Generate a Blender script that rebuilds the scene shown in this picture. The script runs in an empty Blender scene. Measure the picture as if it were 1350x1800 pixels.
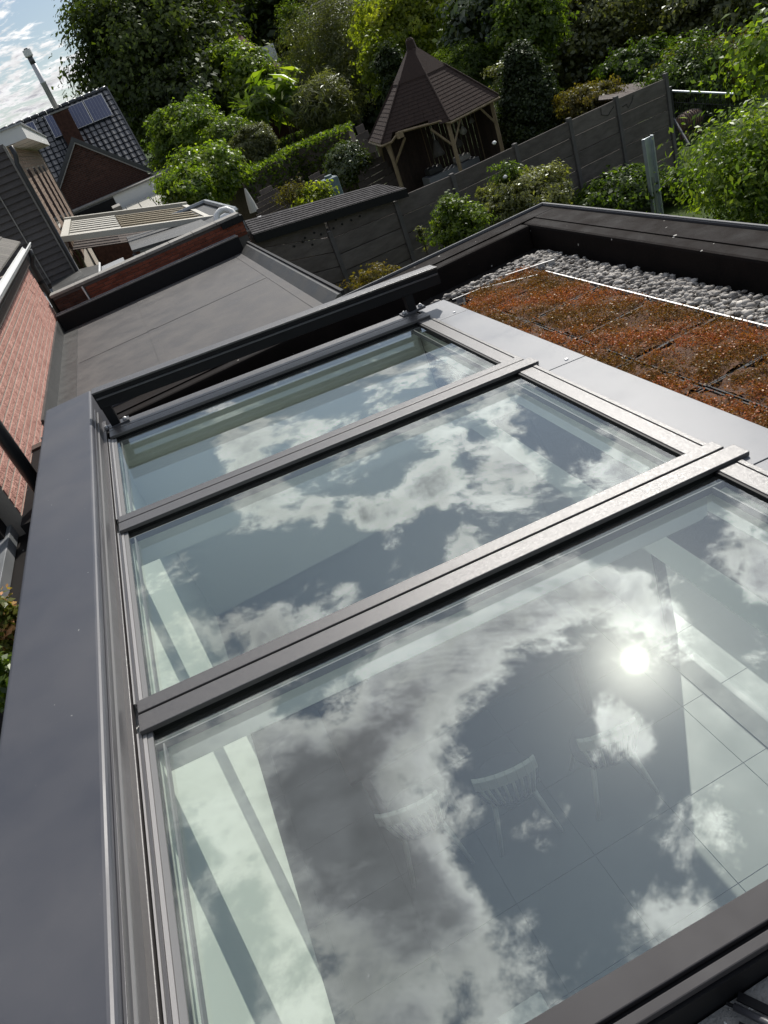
import bpy, math, random
import numpy as np
from mathutils import Matrix, Vector
random.seed(7); RNG = np.random.default_rng(7)
S = bpy.context.scene
COL = S.collection
# ------------------------------------------------------------------ camera
def cam_axes(yaw, p, r):
    f = np.array([math.sin(yaw)*math.cos(p), math.cos(yaw)*math.cos(p), -math.sin(p)])
    rt = np.array([math.cos(yaw), -math.sin(yaw), 0.]); dn = np.cross(f, rt)
    return np.array([math.cos(r)*rt+math.sin(r)*dn, -math.sin(r)*rt+math.cos(r)*dn, f])
CM = cam_axes(math.radians(9.4211), math.radians(31.1628), math.radians(22.5583))
FPX = 1294.1
cd = bpy.data.cameras.new('camera'); cam = bpy.data.objects.new('camera', cd); COL.objects.link(cam)
m = Matrix.Identity(4)
for i in range(3):
    m[i][0] = CM[0][i]; m[i][1] = -CM[1][i]; m[i][2] = -CM[2][i]
cam.matrix_world = m
cd.sensor_fit = 'HORIZONTAL'; cd.sensor_width = 36; cd.lens = 36*FPX/1350
cd.clip_start = .02; cd.clip_end = 2000
S.camera = cam
S.view_settings.view_transform = 'Standard'; S.view_settings.look = 'None'
S.view_settings.exposure = -.18; S.view_settings.gamma = 1; S.view_settings.use_curve_mapping = False
S.cycles.max_bounces = 8; S.cycles.transparent_max_bounces = 12
# ------------------------------------------------------------------ sun and sky
SUND = np.array([.441, .599, .669]); SUND /= np.linalg.norm(SUND)
SUN_EL = math.asin(SUND[2]); SUN_AZ = math.atan2(SUND[0], SUND[1])
sl = bpy.data.lights.new('sun', 'SUN'); sl.energy = 4.9; sl.angle = math.radians(.53); sl.color = (1, .95, .88)
so = bpy.data.objects.new('sun', sl); COL.objects.link(so)
so.rotation_euler = Vector(SUND).to_track_quat('Z', 'Y').to_euler()
SL = math.radians(4.808)
def ray(x, y): return CM.T @ np.array([(x-675)/FPX, (y-900)/FPX, 1.])
def refl(x, y):
    n = np.array([math.sin(SL), 0, math.cos(SL)]); r = ray(x, y); r /= np.linalg.norm(r)
    return r-2*(r@n)*n
W = bpy.data.worlds.new('World'); S.world = W; W.use_nodes = True
nt = W.node_tree; nt.nodes.clear(); N = nt.nodes; L = nt.links
def nd(t, **k):
    n = N.new(t)
    for a, b in k.items(): setattr(n, a, b)
    return n
def mth(op, a, b=None, c=None, clamp=False):
    n = nd('ShaderNodeMath', operation=op, use_clamp=clamp)
    for i, v in enumerate((a, b, c)):
        if v is None: continue
        if isinstance(v, (int, float)): n.inputs[i].default_value = v
        else: L.new(v, n.inputs[i])
    return n.outputs[0]
tc = nd('ShaderNodeTexCoord'); D = tc.outputs['Generated']
sep = nd('ShaderNodeSeparateXYZ'); L.new(D, sep.inputs[0])
def dot(v):
    n = nd('ShaderNodeVectorMath', operation='DOT_PRODUCT'); L.new(D, n.inputs[0]); n.inputs[1].default_value = tuple(v)
    return n.outputs['Value']
def blob(v, ang, w):
    k = 1/(1-math.cos(math.radians(ang)))
    e = mth('EXPONENT', mth('MULTIPLY', mth('SUBTRACT', dot(v), 1.0), k))
    return mth('MULTIPLY', e, w)
# cloud layer coordinates on a plane overhead
zz = mth('MAXIMUM', mth('ADD', sep.outputs[2], .12), .05)
cx = mth('DIVIDE', sep.outputs[0], zz); cy = mth('DIVIDE', sep.outputs[1], zz)
cmb = nd('ShaderNodeCombineXYZ'); L.new(cx, cmb.inputs[0]); L.new(cy, cmb.inputs[1]); cmb.inputs[2].default_value = 3.7
def noise(vec, sc, det, rough, dist=0, lac=2.1):
    n = nd('ShaderNodeTexNoise'); n.inputs['Scale'].default_value = sc; n.inputs['Detail'].default_value = det
    n.inputs['Roughness'].default_value = rough; n.inputs['Distortion'].default_value = dist; n.inputs['Lacunarity'].default_value = lac
    L.new(vec, n.inputs['Vector']); return n
n1 = noise(cmb.outputs[0], 3.0, 9, .64, .5)
n2 = noise(cmb.outputs[0], 9.0, 6, .6, .2)
n3 = noise(cmb.outputs[0], 24.0, 6, .65, .4)
dens = mth('ADD', mth('ADD', mth('MULTIPLY', mth('SUBTRACT', n1.outputs[0], .5), 2.2), mth('MULTIPLY', mth('SUBTRACT', n2.outputs[0], .5), 1.15)), mth('MULTIPLY', mth('SUBTRACT', n3.outputs[0], .5), .6))
# where the photograph's sky carries its clouds (+) and its gaps (-); positions are reflections seen in the glass
BL = [(500,1370,80,.42),(560,1340,90,.4),(640,1310,90,.5),(600,1450,90,.42),(720,1230,70,.42),(800,1160,70,.45),(900,1080,70,.5),(1010,1030,70,.5),(1110,1050,60,.5),(1180,1090,30,.35),
      (660,1520,90,.5),(740,1560,90,.5),(820,1640,80,.4),(680,1720,120,.55),(860,1760,80,.35),(1050,1262,42,.26),(1115,1292,40,.24),(950,1440,50,.22),(985,1390,30,.18),(1250,1440,70,.14),
      (980,1690,100,.18),(1200,1500,60,.12),(1300,950,60,.35),(1330,1010,50,.3),
      (470,890,45,.42),(560,885,35,.4),(640,905,35,.55),(690,900,35,.5),(760,850,45,.55),(840,880,40,.2),(905,830,50,.42),(895,740,50,.34),(820,960,40,.4),(1100,830,60,.4),
      (470,1110,45,.45),(620,1040,30,.35),(560,1110,40,.2),(430,800,50,.4),(700,690,55,.3),(830,640,50,.4),(640,790,40,.1),
      (980,1290,60,-.5),(900,1330,70,-.5),(1000,1560,80,-.4),(960,1210,60,-.45),(1060,1400,60,-.35),(1230,1230,70,-.4),(1270,1080,50,-.35),
      (530,1560,90,.25),(480,1010,80,-.6),(620,980,50,-.5),(330,900,60,-.6),(260,850,50,-.5),(1180,900,70,-.35),(1030,760,60,-.1),(800,960,40,.1),(330,820,60,-.3),(700,800,40,-.3),(740,960,40,-.3),(560,830,40,-.3),(870,1560,50,-.3),(1180,1350,50,-.3),(330,1500,60,-.2)]
tot = None
for x, y, a, w in ((20,40,4,.10),(30,150,4,.10),(100,110,3,.05),(5,200,3,.1),(100,15,1.8,-.6)):      # clouds seen directly at the upper left
    v = ray(x, y); v /= np.linalg.norm(v); b = blob(v, a, w); tot = b if tot is None else mth('ADD', tot, b)
for x, y, r, w in BL:
    d0 = refl(x, y); d1 = refl(x+r, y); d2 = refl(x, y+r)
    a = math.degrees(.5*(math.acos(min(1, d0@d1))+math.acos(min(1, d0@d2))))
    b = blob(d0, a, w)
    tot = b if tot is None else mth('ADD', tot, b)
dens = mth('ADD', dens, tot)
def sstep(v, a, b):
    n = nd('ShaderNodeMapRange', interpolation_type='SMOOTHSTEP'); L.new(v, n.inputs[0])
    n.inputs[1].default_value = a; n.inputs[2].default_value = b; return n.outputs[0]
cov = sstep(dens, -.04, .32)
thick = sstep(dens, .20, .85)
sd = dot(SUND)
near = mth('EXPONENT', mth('MULTIPLY', mth('SUBTRACT', sd, 1.0), 7.5))     # broad brightening towards the sun
near2 = mth('EXPONENT', mth('MULTIPLY', mth('SUBTRACT', sd, 1.0), 160.0))
near3 = mth('EXPONENT', mth('MULTIPLY', mth('SUBTRACT', sd, 1.0), 900.0))
core = mth('EXPONENT', mth('MULTIPLY', mth('SUBTRACT', sd, 1.0), 26000.0))
sky = nd('ShaderNodeTexSky', sky_type='NISHITA'); sky.sun_disc = False
sky.sun_elevation = SUN_EL; sky.sun_rotation = SUN_AZ; sky.air_density = 1; sky.dust_density = .4; sky.altitude = 50
skyb = nd('ShaderNodeVectorMath', operation='SCALE'); hs_ = nd('ShaderNodeHueSaturation'); hs_.inputs['Saturation'].default_value = .95; L.new(sky.outputs[0], hs_.inputs['Color']); hz_ = nd('ShaderNodeVectorMath', operation='ADD'); L.new(hs_.outputs[0], hz_.inputs[0]); hzc = nd('ShaderNodeCombineXYZ'); hv = mth('ADD', .9, mth('MULTIPLY', near, 5.6)); L.new(mth('MULTIPLY', hv, .88), hzc.inputs[0]); L.new(hv, hzc.inputs[1]); L.new(mth('MULTIPLY', hv, 1.2), hzc.inputs[2]); L.new(hzc.outputs[0], hz_.inputs[1]); L.new(hz_.outputs[0], skyb.inputs[0]); skyb.inputs[3].default_value = 1
bright = mth('ADD', mth('ADD', 10.5, mth('MULTIPLY', near, 36.0)), mth('MULTIPLY', near2, 5.0))
bright = mth('MULTIPLY', bright, mth('SUBTRACT', 1.0, mth('MULTIPLY', thick, .68)))
bright = mth('MULTIPLY', bright, mth('ADD', .25, mth('MULTIPLY', n2.outputs[0], 1.5)))
cc = nd('ShaderNodeCombineXYZ')
L.new(mth('MULTIPLY', bright, 1.0), cc.inputs[0]); L.new(mth('MULTIPLY', bright, 1.0), cc.inputs[1]); L.new(mth('MULTIPLY', bright, mth('ADD', 1.0, mth('MULTIPLY', thick, .10))), cc.inputs[2])
mx = nd('ShaderNodeMix', data_type='RGBA'); L.new(cov, mx.inputs[0]); L.new(skyb.outputs[0], mx.inputs[6]); L.new(cc.outputs[0], mx.inputs[7])
# thin-cloud aureole around the sun
au = mth('ADD', mth('ADD', mth('MULTIPLY', near3, 42.0), mth('MULTIPLY', near2, 8.0)), mth('MULTIPLY', core, 700.0))
auc = nd('ShaderNodeCombineXYZ'); L.new(au, auc.inputs[0]); L.new(mth('MULTIPLY', au, .95), auc.inputs[1]); L.new(mth('MULTIPLY', au, .84), auc.inputs[2])
ad = nd('ShaderNodeVectorMath', operation='ADD'); L.new(mx.outputs[2], ad.inputs[0]); L.new(auc.outputs[0], ad.inputs[1])
bg = nd('ShaderNodeBackground'); L.new(ad.outputs[0], bg.inputs[0]); bg.inputs[1].default_value = .08
wo = nd('ShaderNodeOutputWorld'); L.new(bg.outputs[0], wo.inputs[0])
# ------------------------------------------------------------------ geometry helpers
def onz(x, y, z): d = ray(x, y); return d*(z/d[2])
def onY(x, y, Y): d = ray(x, y); return d*(Y/d[1])
def onX(x, y, X): d = ray(x, y); return d*(X/d[0])
def depth(P): return float(CM[2] @ np.array(P))
def link(o, parent=None):
    COL.objects.link(o)
    if parent is not None: o.parent = parent
    return o
def thing(name, label, cat, group=None, loc=(0, 0, 0)):
    o = bpy.data.objects.new(name, None); o.empty_display_size = .1; COL.objects.link(o)
    o.location = loc; o['label'] = label; o['category'] = cat
    if group: o['group'] = group
    return o
def tag(o, label, cat, group=None):
    o['label'] = label; o['category'] = cat
    if group: o['group'] = group
    return o
class MB:
    def __init__(s): s.v = []; s.f = []
    def add(s, vs, fs):
        b = len(s.v); s.v += [tuple(map(float, v)) for v in vs]; s.f += [tuple(i+b for i in f) for f in fs]; return s
    def hexa(s, p):   # 8 corners: bottom 4 ccw, top 4 ccw
        return s.add(p, [(3,2,1,0),(4,5,6,7),(0,1,5,4),(1,2,6,5),(2,3,7,6),(3,0,4,7)])
    def box(s, x0, x1, y0, y1, z0, z1, fr=None):
        p = [(x0,y0,z0),(x1,y0,z0),(x1,y1,z0),(x0,y1,z0),(x0,y0,z1),(x1,y0,z1),(x1,y1,z1),(x0,y1,z1)]
        if fr: p = [fr(*q) for q in p]
        return s.hexa(p)
    def quad(s, a, b, c, d): return s.add([a,b,c,d], [(0,1,2,3)])
    def slab(s, pts, n, t):   # polygon extruded by t along n
        n = np.array(n, float); k = len(pts); P = [np.array(p, float) for p in pts]; Q = [p+n*t for p in P]
        return s.add(P+Q, [tuple(range(k)), tuple(range(2*k-1, k-1, -1))]+[(i, i+k, (i+1) % k+k, (i+1) % k) for i in range(k)])
    def tube(s, pts, rad, n=8, cap=True):
        pts = [np.array(p, float) for p in pts]
        if not hasattr(rad, '__len__'): rad = [rad]*len(pts)
        b = len(s.v); up = None
        for i, p in enumerate(pts):
            d = pts[min(i+1, len(pts)-1)]-pts[max(i-1, 0)]; d = d/ (np.linalg.norm(d)+1e-9)
            a = np.cross(d, (0, 0, 1) if abs(d[2]) < .95 else (1, 0, 0)) if up is None else up-d*(up@d)
            a /= np.linalg.norm(a); up = a; c = np.cross(d, a)
            for j in range(n):
                t = 2*math.pi*j/n; s.v.append(tuple(p+rad[i]*(math.cos(t)*a+math.sin(t)*c)))
        for i in range(len(pts)-1):
            for j in range(n):
                s.f.append((b+i*n+j, b+i*n+(j+1) % n, b+(i+1)*n+(j+1) % n, b+(i+1)*n+j))
        if cap:
            s.f.append(tuple(b+j for j in reversed(range(n)))); s.f.append(tuple(b+(len(pts)-1)*n+j for j in range(n)))
        return s
    def build(s, name, mat, parent=None, label=None, kind=None, bevel=0, smooth=False, seg=2):
        me = bpy.data.meshes.new(name); me.from_pydata(s.v, [], s.f); me.update()
        import bmesh
        bm = bmesh.new(); bm.from_mesh(me); bmesh.ops.recalc_face_normals(bm, faces=bm.faces)
        if bevel:
            bmesh.ops.bevel(bm, geom=[e for e in bm.edges if e.is_manifold and e.calc_face_angle(0) > .6], offset=bevel, segments=seg, affect='EDGES', profile=.5)
        bm.to_mesh(me); bm.free()
        me.materials.append(mat)
        if smooth:
            for p in me.polygons: p.use_smooth = True
        o = bpy.data.objects.new(name, me); link(o, parent)
        if parent is not None: o.matrix_parent_inverse = parent_inv(parent)
        if label: o['label'] = label
        if kind: o['kind'] = kind
        return o
def parent_inv(p):
    M = Matrix.Identity(4); q = p
    chain = []
    while q is not None: chain.append(q); q = q.parent
    for q in reversed(chain): M = M @ q.matrix_parent_inverse @ q.matrix_basis
    return M.inverted()
def inst(name, me, mw, parent=None):
    o = bpy.data.objects.new(name, me); link(o, parent)
    if parent is not None: o.matrix_parent_inverse = parent_inv(parent)
    o.matrix_basis = mw; return o
def struct(name, mb, mat, **k): return mb.build(name, mat, kind='structure', **k)
# ------------------------------------------------------------------ materials
def mat(name, col, rough=.6, metal=0., col2=None, nsc=6., bump=0., bsc=40., spec=.5, obj_var=0., mixlo=.35, mixhi=.65, det=5, stretch=None, speck=None):
    M = bpy.data.materials.new(name); M.use_nodes = True; t = M.node_tree; b = t.nodes['Principled BSDF']
    b.inputs['Roughness'].default_value = rough; b.inputs['Metallic'].default_value = metal
    b.inputs['Base Color'].default_value = (*col, 1); b.inputs['Specular IOR Level'].default_value = spec
    g = t.nodes.new('ShaderNodeNewGeometry'); vec = g.outputs['Position']
    if stretch:
        vm = t.nodes.new('ShaderNodeVectorMath'); vm.operation = 'MULTIPLY'; vm.inputs[1].default_value = stretch
        t.links.new(vec, vm.inputs[0]); vec = vm.outputs[0]
    out = None
    if col2:
        n = t.nodes.new('ShaderNodeTexNoise'); n.inputs['Scale'].default_value = nsc; n.inputs['Detail'].default_value = det; n.inputs['Roughness'].default_value = .62
        t.links.new(vec, n.inputs['Vector'])
        mr = t.nodes.new('ShaderNodeMapRange'); mr.inputs[1].default_value = mixlo; mr.inputs[2].default_value = mixhi; t.links.new(n.outputs[0], mr.inputs[0])
        x = t.nodes.new('ShaderNodeMix'); x.data_type = 'RGBA'; x.inputs[6].default_value = (*col, 1); x.inputs[7].default_value = (*col2, 1)
        t.links.new(mr.outputs[0], x.inputs[0]); out = x.outputs[2]
        rr = t.nodes.new('ShaderNodeMapRange'); rr.inputs[1].default_value = .3; rr.inputs[2].default_value = .7; rr.inputs[3].default_value = max(.02, rough-.1); rr.inputs[4].default_value = min(1, rough+.1)
        t.links.new(n.outputs[0], rr.inputs[0]); t.links.new(rr.outputs[0], b.inputs['Roughness'])
    if speck:   # (scale, threshold, colour): small droppings or lichen spots with their own shape
        v = t.nodes.new('ShaderNodeTexNoise'); v.inputs['Scale'].default_value = speck[0]; v.inputs['Detail'].default_value = 3; t.links.new(g.outputs['Position'], v.inputs['Vector'])
        r = t.nodes.new('ShaderNodeMapRange'); r.inputs[1].default_value = speck[1]; r.inputs[2].default_value = speck[1]+.02; t.links.new(v.outputs[0], r.inputs[0])
        x = t.nodes.new('ShaderNodeMix'); x.data_type = 'RGBA'; x.inputs[6].default_value = (*col, 1); x.inputs[7].default_value = (*speck[2], 1)
        if out is not None: t.links.new(out, x.inputs[6])
        t.links.new(r.outputs[0], x.inputs[0]); out = x.outputs[2]
    if obj_var:
        oi = t.nodes.new('ShaderNodeObjectInfo'); hs = t.nodes.new('ShaderNodeHueSaturation')
        hs.inputs['Color'].default_value = (*col, 1)
        if out is not None: t.links.new(out, hs.inputs['Color'])
        mr = t.nodes.new('ShaderNodeMapRange'); mr.inputs[3].default_value = 1-obj_var; mr.inputs[4].default_value = 1+obj_var
        t.links.new(oi.outputs['Random'], mr.inputs[0]); t.links.new(mr.outputs[0], hs.inputs['Value']); out = hs.outputs[0]
    if out is not None: t.links.new(out, b.inputs['Base Color'])
    if bump:
        n = t.nodes.new('ShaderNodeTexNoise'); n.inputs['Scale'].default_value = bsc; n.inputs['Detail'].default_value = 6
        t.links.new(vec, n.inputs['Vector']); bp = t.nodes.new('ShaderNodeBump'); bp.inputs['Strength'].default_value = bump; bp.inputs['Distance'].default_value = .01
        t.links.new(n.outputs[0], bp.inputs['Height']); t.links.new(bp.outputs[0], b.inputs['Normal'])
    return M
def leafmat(name, c1, c2, c3=None, trans=.45, gloss=.12, rough=.4):
    gloss *= .35; trans = min(.65, trans+.1); c1, c2, c3 = [tuple(v*w for v, w in zip(c, (1.95,1.55,.85))) if c else c for c in (c1, c2, c3)]
    M = bpy.data.materials.new(name); M.use_nodes = True; t = M.node_tree; t.nodes.clear()
    a = t.nodes.new('ShaderNodeAttribute'); a.attribute_name = 'tint'
    cr = t.nodes.new('ShaderNodeValToRGB'); e = cr.color_ramp.elements
    e[0].position = 0; e[0].color = (*c1, 1); e[1].position = 1; e[1].color = (*(c3 or c2), 1)
    if c3: q = e.new(.55); q.color = (*c2, 1)
    t.links.new(a.outputs['Fac'], cr.inputs[0])
    d = t.nodes.new('ShaderNodeBsdfDiffuse'); tr = t.nodes.new('ShaderNodeBsdfTranslucent'); gl = t.nodes.new('ShaderNodeBsdfGlossy')
    gl.inputs['Roughness'].default_value = rough; gl.inputs['Color'].default_value = (.9, .95, .9, 1)
    t.links.new(cr.outputs[0], d.inputs[0])
    sc = t.nodes.new('ShaderNodeMix'); sc.data_type = 'RGBA'; sc.blend_type = 'MULTIPLY'; sc.inputs[0].default_value = 1; sc.inputs[7].default_value = (1.5, 1.7, .6, 1); sc.clamp_result = False
    t.links.new(cr.outputs[0], sc.inputs[6]); t.links.new(sc.outputs[2], tr.inputs[0])
    m1 = t.nodes.new('ShaderNodeMixShader'); m1.inputs[0].default_value = trans; t.links.new(d.outputs[0], m1.inputs[1]); t.links.new(tr.outputs[0], m1.inputs[2])
    m2 = t.nodes.new('ShaderNodeMixShader'); m2.inputs[0].default_value = gloss; t.links.new(m1.outputs[0], m2.inputs[1]); t.links.new(gl.outputs[0], m2.inputs[2])
    o = t.nodes.new('ShaderNodeOutputMaterial'); t.links.new(m2.outputs[0], o.inputs[0]); return M
def glassmat(name, tint=(.925, .965, .935), k=1.0, add=.098, dirt=.004):
    M = bpy.data.materials.new(name); M.use_nodes = True; t = M.node_tree; t.nodes.clear()
    tr = t.nodes.new('ShaderNodeBsdfTransparent'); tr.inputs[0].default_value = (*tint, 1)
    gl = t.nodes.new('ShaderNodeBsdfGlossy'); gl.inputs['Roughness'].default_value = 0; gl.inputs[0].default_value = (.97, 1, .99, 1)
    ge_ = t.nodes.new('ShaderNodeNewGeometry'); dp_ = t.nodes.new('ShaderNodeVectorMath'); dp_.operation = 'DOT_PRODUCT'
    t.links.new(ge_.outputs['Incoming'], dp_.inputs[0]); t.links.new(ge_.outputs['Normal'], dp_.inputs[1])
    def mm(op, a, b):
        n_ = t.nodes.new('ShaderNodeMath'); n_.operation = op
        for i_, v_ in enumerate((a, b)):
            if v_ is None: continue
            if isinstance(v_, (int, float)): n_.inputs[i_].default_value = v_
            else: t.links.new(v_, n_.inputs[i_])
        return n_.outputs[0]
    cs = mm('ABSOLUTE', dp_.outputs['Value'], None)      # Schlick reflectance, same from both sides of the pane
    fr = mm('POWER', mm('SUBTRACT', 1.0, cs), 5.0)
    ma = t.nodes.new('ShaderNodeMath'); ma.operation = 'MULTIPLY_ADD'; ma.use_clamp = True; ma.inputs[1].default_value = k; ma.inputs[2].default_value = add
    t.links.new(fr, ma.inputs[0])
    g2 = t.nodes.new('ShaderNodeBsdfGlossy'); g2.inputs['Roughness'].default_value = .24; g2.inputs[0].default_value = (.9, .9, .9, 1)
    df = t.nodes.new('ShaderNodeBsdfDiffuse'); df.inputs[0].default_value = (.6, .6, .58, 1)
    x1 = t.nodes.new('ShaderNodeMixShader'); t.links.new(ma.outputs[0], x1.inputs[0]); t.links.new(tr.outputs[0], x1.inputs[1]); t.links.new(gl.outputs[0], x1.inputs[2])
    x2 = t.nodes.new('ShaderNodeMixShader'); x2.inputs[0].default_value = .0007; t.links.new(x1.outputs[0], x2.inputs[1]); t.links.new(g2.outputs[0], x2.inputs[2])
    g = t.nodes.new('ShaderNodeNewGeometry'); n = t.nodes.new('ShaderNodeTexNoise'); n.inputs['Scale'].default_value = 60; n.inputs['Detail'].default_value = 3; t.links.new(g.outputs['Position'], n.inputs['Vector'])
    mr = t.nodes.new('ShaderNodeMapRange'); mr.inputs[1].default_value = .765; mr.inputs[2].default_value = .80; mr.inputs[3].default_value = dirt; mr.inputs[4].default_value = .3; t.links.new(n.outputs[0], mr.inputs[0])
    x3 = t.nodes.new('ShaderNodeMixShader'); t.links.new(mr.outputs[0], x3.inputs[0]); t.links.new(x2.outputs[0], x3.inputs[1]); t.links.new(df.outputs[0], x3.inputs[2])
    o = t.nodes.new('ShaderNodeOutputMaterial'); t.links.new(x3.outputs[0], o.inputs[0]); return M
def brickmat(name, c1, c2, var=.25, bump=.5, bsc=90):
    return mat(name, c1, .85, col2=c2, nsc=9, bump=bump, bsc=bsc, obj_var=var, spec=.2)
M_anthra = mat('anthracite powder-coated aluminium', (.062,.062,.068), .38, .0, col2=(.075,.073,.076), nsc=3, bump=.08, bsc=900, spec=.6)
M_frame = mat('structured grey aluminium', (.056,.052,.051), .38, .0, col2=(.066,.062,.060), nsc=120, bump=.15, bsc=500, spec=.8)
M_sbar = mat('dark smooth aluminium bar', (.040,.038,.040), .6, col2=(.048,.045,.046), nsc=5, spec=.3)
M_beam = mat('smooth blue-grey coated sheet', (.046,.049,.061), .45, .0, col2=(.070,.071,.080), nsc=1.6, det=8, spec=.5, speck=(55,.755,(.45,.45,.42)))
M_cover = mat('light grey coated sheet', (.155,.162,.175), .42, .0, col2=(.175,.182,.195), nsc=2.5, spec=.45, speck=(30,.79,(.6,.6,.58)))
M_black = mat('black rubber and shadow gap', (.004,.004,.005), .6, spec=.3)
M_epdm = mat('grey roofing membrane', (.070,.067,.066), .66, col2=(.105,.099,.094), nsc=2.6, mixlo=.42, mixhi=.62, det=9, bump=.25, bsc=60, spec=.35, speck=(22,.76,(.26,.25,.23)))
M_epdmdk = mat('dark brown-black roofing membrane', (.0075,.0055,.0048), .85, col2=(.0145,.0108,.0092), nsc=6, bump=.2, bsc=50, spec=.12, speck=(16,.735,(.5,.48,.44)))
M_epdmshade = mat('membrane painted shade-black', (.010,.009,.009), .8, col2=(.018,.016,.015), nsc=5, spec=.15, speck=(20,.74,(.4,.38,.36)))  # near-black: shade of the left gap and parapet foot put into the colour
M_felt = mat('pale grey mineral felt', (.22,.215,.20), .9, col2=(.32,.31,.29), nsc=45, bump=.6, bsc=180, spec=.2, speck=(70,.70,(.75,.75,.72)))
M_sill = mat('dull silver edge', (.20,.20,.20), .75, spec=.2)
M_flash = mat('dark grey flashing membrane', (.044,.045,.043), .55, col2=(.064,.064,.060), nsc=4, bump=.2, bsc=14)
M_steel = mat('brushed stainless steel', (.55,.55,.55), .42, .45)
M_alu = mat('mill aluminium', (.46,.46,.455), .5, .5)
M_white = mat('white plaster', (.86,.86,.82), .8)
M_whitedk = mat('grey plaster', (.30,.31,.32), .9)
M_glass = glassmat('skylight glass')
M_glass2 = glassmat('window glass', (.97,.98,.97), 1, .04, 0.0)
M_spacer = mat('silver spacer bar', (.7,.7,.68), .35, .8)
M_bead = mat('grey glazing bead', (.35,.34,.33), .4, .3)
M_tile = mat('pale floor tile', (.20,.21,.205), .5, col2=(.225,.235,.225), nsc=3, obj_var=.04)
M_grout = mat('dark grout', (.14,.145,.14), .9)
M_seat = mat('dark seat pad', (.10,.105,.11), .9)
M_chair = mat('pale painted wood', (.55,.55,.52), .5)
M_dkwood = mat('dark table wood', (.06,.05,.045), .5, col2=(.09,.07,.06), stretch=(1,12,12))
M_pebble = mat('river pebble', (.31,.29,.26), .8, col2=(.48,.45,.41), nsc=18, obj_var=.55, bump=.15)
M_gravel = mat('river gravel', (.11,.10,.09), .8, col2=(.50,.47,.43), nsc=19, mixlo=.38, mixhi=.64, bump=.15)
M_tray = mat('black plastic tray', (.035,.034,.034), .7, spec=.3)
M_soil = mat('dry brown substrate', (.060,.030,.016), .95, col2=(.13,.058,.026), nsc=30, bump=.8, bsc=90)
M_lawn = mat('lawn', (.035,.060,.014), .9, col2=(.060,.085,.022), nsc=1.4, bump=.8, bsc=25, spec=.1)
M_concrete = mat('weathered concrete board', (.100,.087,.078), .9, col2=(.150,.132,.118), nsc=3.2, bump=.5, bsc=28, obj_var=.16, spec=.2, stretch=(1,1,3))
M_post = mat('concrete fence post', (.085,.080,.075), .88, col2=(.12,.11,.105), nsc=5, bump=.4, bsc=30)
M_brickp = brickmat('rusticated salmon brick', (.58,.33,.27), (.42,.21,.17), .06, 1.6, 45)
M_mortar = mat('sand mortar', (.42,.37,.31), .9, bump=.3, bsc=60)
M_brickr = brickmat('red garden-wall brick', (.24,.075,.045), (.16,.05,.03))
M_brickd = brickmat('brown-red brick', (.095,.045,.032), (.055,.028,.022))
M_brickb = brickmat('buff brick', (.36,.27,.21), (.27,.195,.15))
M_mortard = mat('grey mortar', (.10,.09,.085), .9)
M_clad = mat('grey cladding slate', (.085,.076,.073), .8, spec=.25, col2=(.10,.092,.09), nsc=7, bump=.2, obj_var=.12)
M_rtile = mat('glazed anthracite pantile', (.028,.031,.037), .28, obj_var=.15, spec=.6)
M_rtileb = mat('brown weathered roof tile', (.085,.075,.065), .8, col2=(.13,.12,.10), nsc=12, obj_var=.2, bump=.5)
M_orange = mat('orange roof tile', (.17,.065,.042), .8, col2=(.12,.045,.03), nsc=8, obj_var=.15)
M_slate = mat('grey slate shingle', (.050,.047,.048), .9, spec=.15, col2=(.085,.08,.08), nsc=9, obj_var=.25, bump=.4)
M_shingle = mat('brown bitumen shingle', (.044,.030,.025), .95, col2=(.056,.038,.031), nsc=14, obj_var=.05, bump=.6, bsc=80, spec=.2)
M_timber = mat('weathered pale timber', (.30,.225,.13), .75, col2=(.21,.155,.09), nsc=8, stretch=(1,1,.2), bump=.3)
M_dktimber = mat('dark timber', (.050,.034,.026), .85, col2=(.075,.05,.038), nsc=9, bump=.4, obj_var=.2)
M_dktimber2 = mat('brown slats', (.085,.066,.055), .85, col2=(.12,.095,.08), nsc=9, bump=.4, obj_var=.2)
M_beige = mat('beige shaded slat', (.36,.30,.20), .7)
M_pipe = mat('black drain pipe', (.022,.022,.024), .4)
M_pvcw = mat('white pvc', (.74,.74,.72), .4)
M_cream = mat('cream painted metal', (.45,.43,.37), .6)
M_dkglass = mat('dark window pane', (.015,.018,.022), .08, spec=.9)
M_cell = mat('solar cell', (.040,.050,.105), .18, spec=.8)
M_zinc = mat('zinc sheet', (.28,.30,.31), .4, .4, col2=(.34,.35,.36), nsc=4)
M_bark = mat('bark', (.075,.058,.043), .9, col2=(.12,.10,.08), nsc=14, bump=.8, bsc=30)
M_concl = mat('light coping stone', (.30,.285,.26), .85, col2=(.22,.21,.19), nsc=10)
M_galv = mat('galvanised post', (.42,.47,.50), .45, .5, col2=(.5,.54,.56), nsc=9)
M_fabric = mat('pale fabric', (.55,.53,.48), .9)
M_blue = mat('faded turquoise plastic', (.09,.14,.15), .7, col2=(.14,.19,.20), nsc=6)
M_rattan = mat('brown rattan', (.16,.085,.055), .7, bump=.6, bsc=60, stretch=(1,1,4))
# ------------------------------------------------------------------ ground
struct('ground', MB().quad((-400,-300,-4.86),(500,-300,-4.86),(500,700,-4.86),(-400,700,-4.86)), M_lawn)
GZ = -4.83
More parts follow.
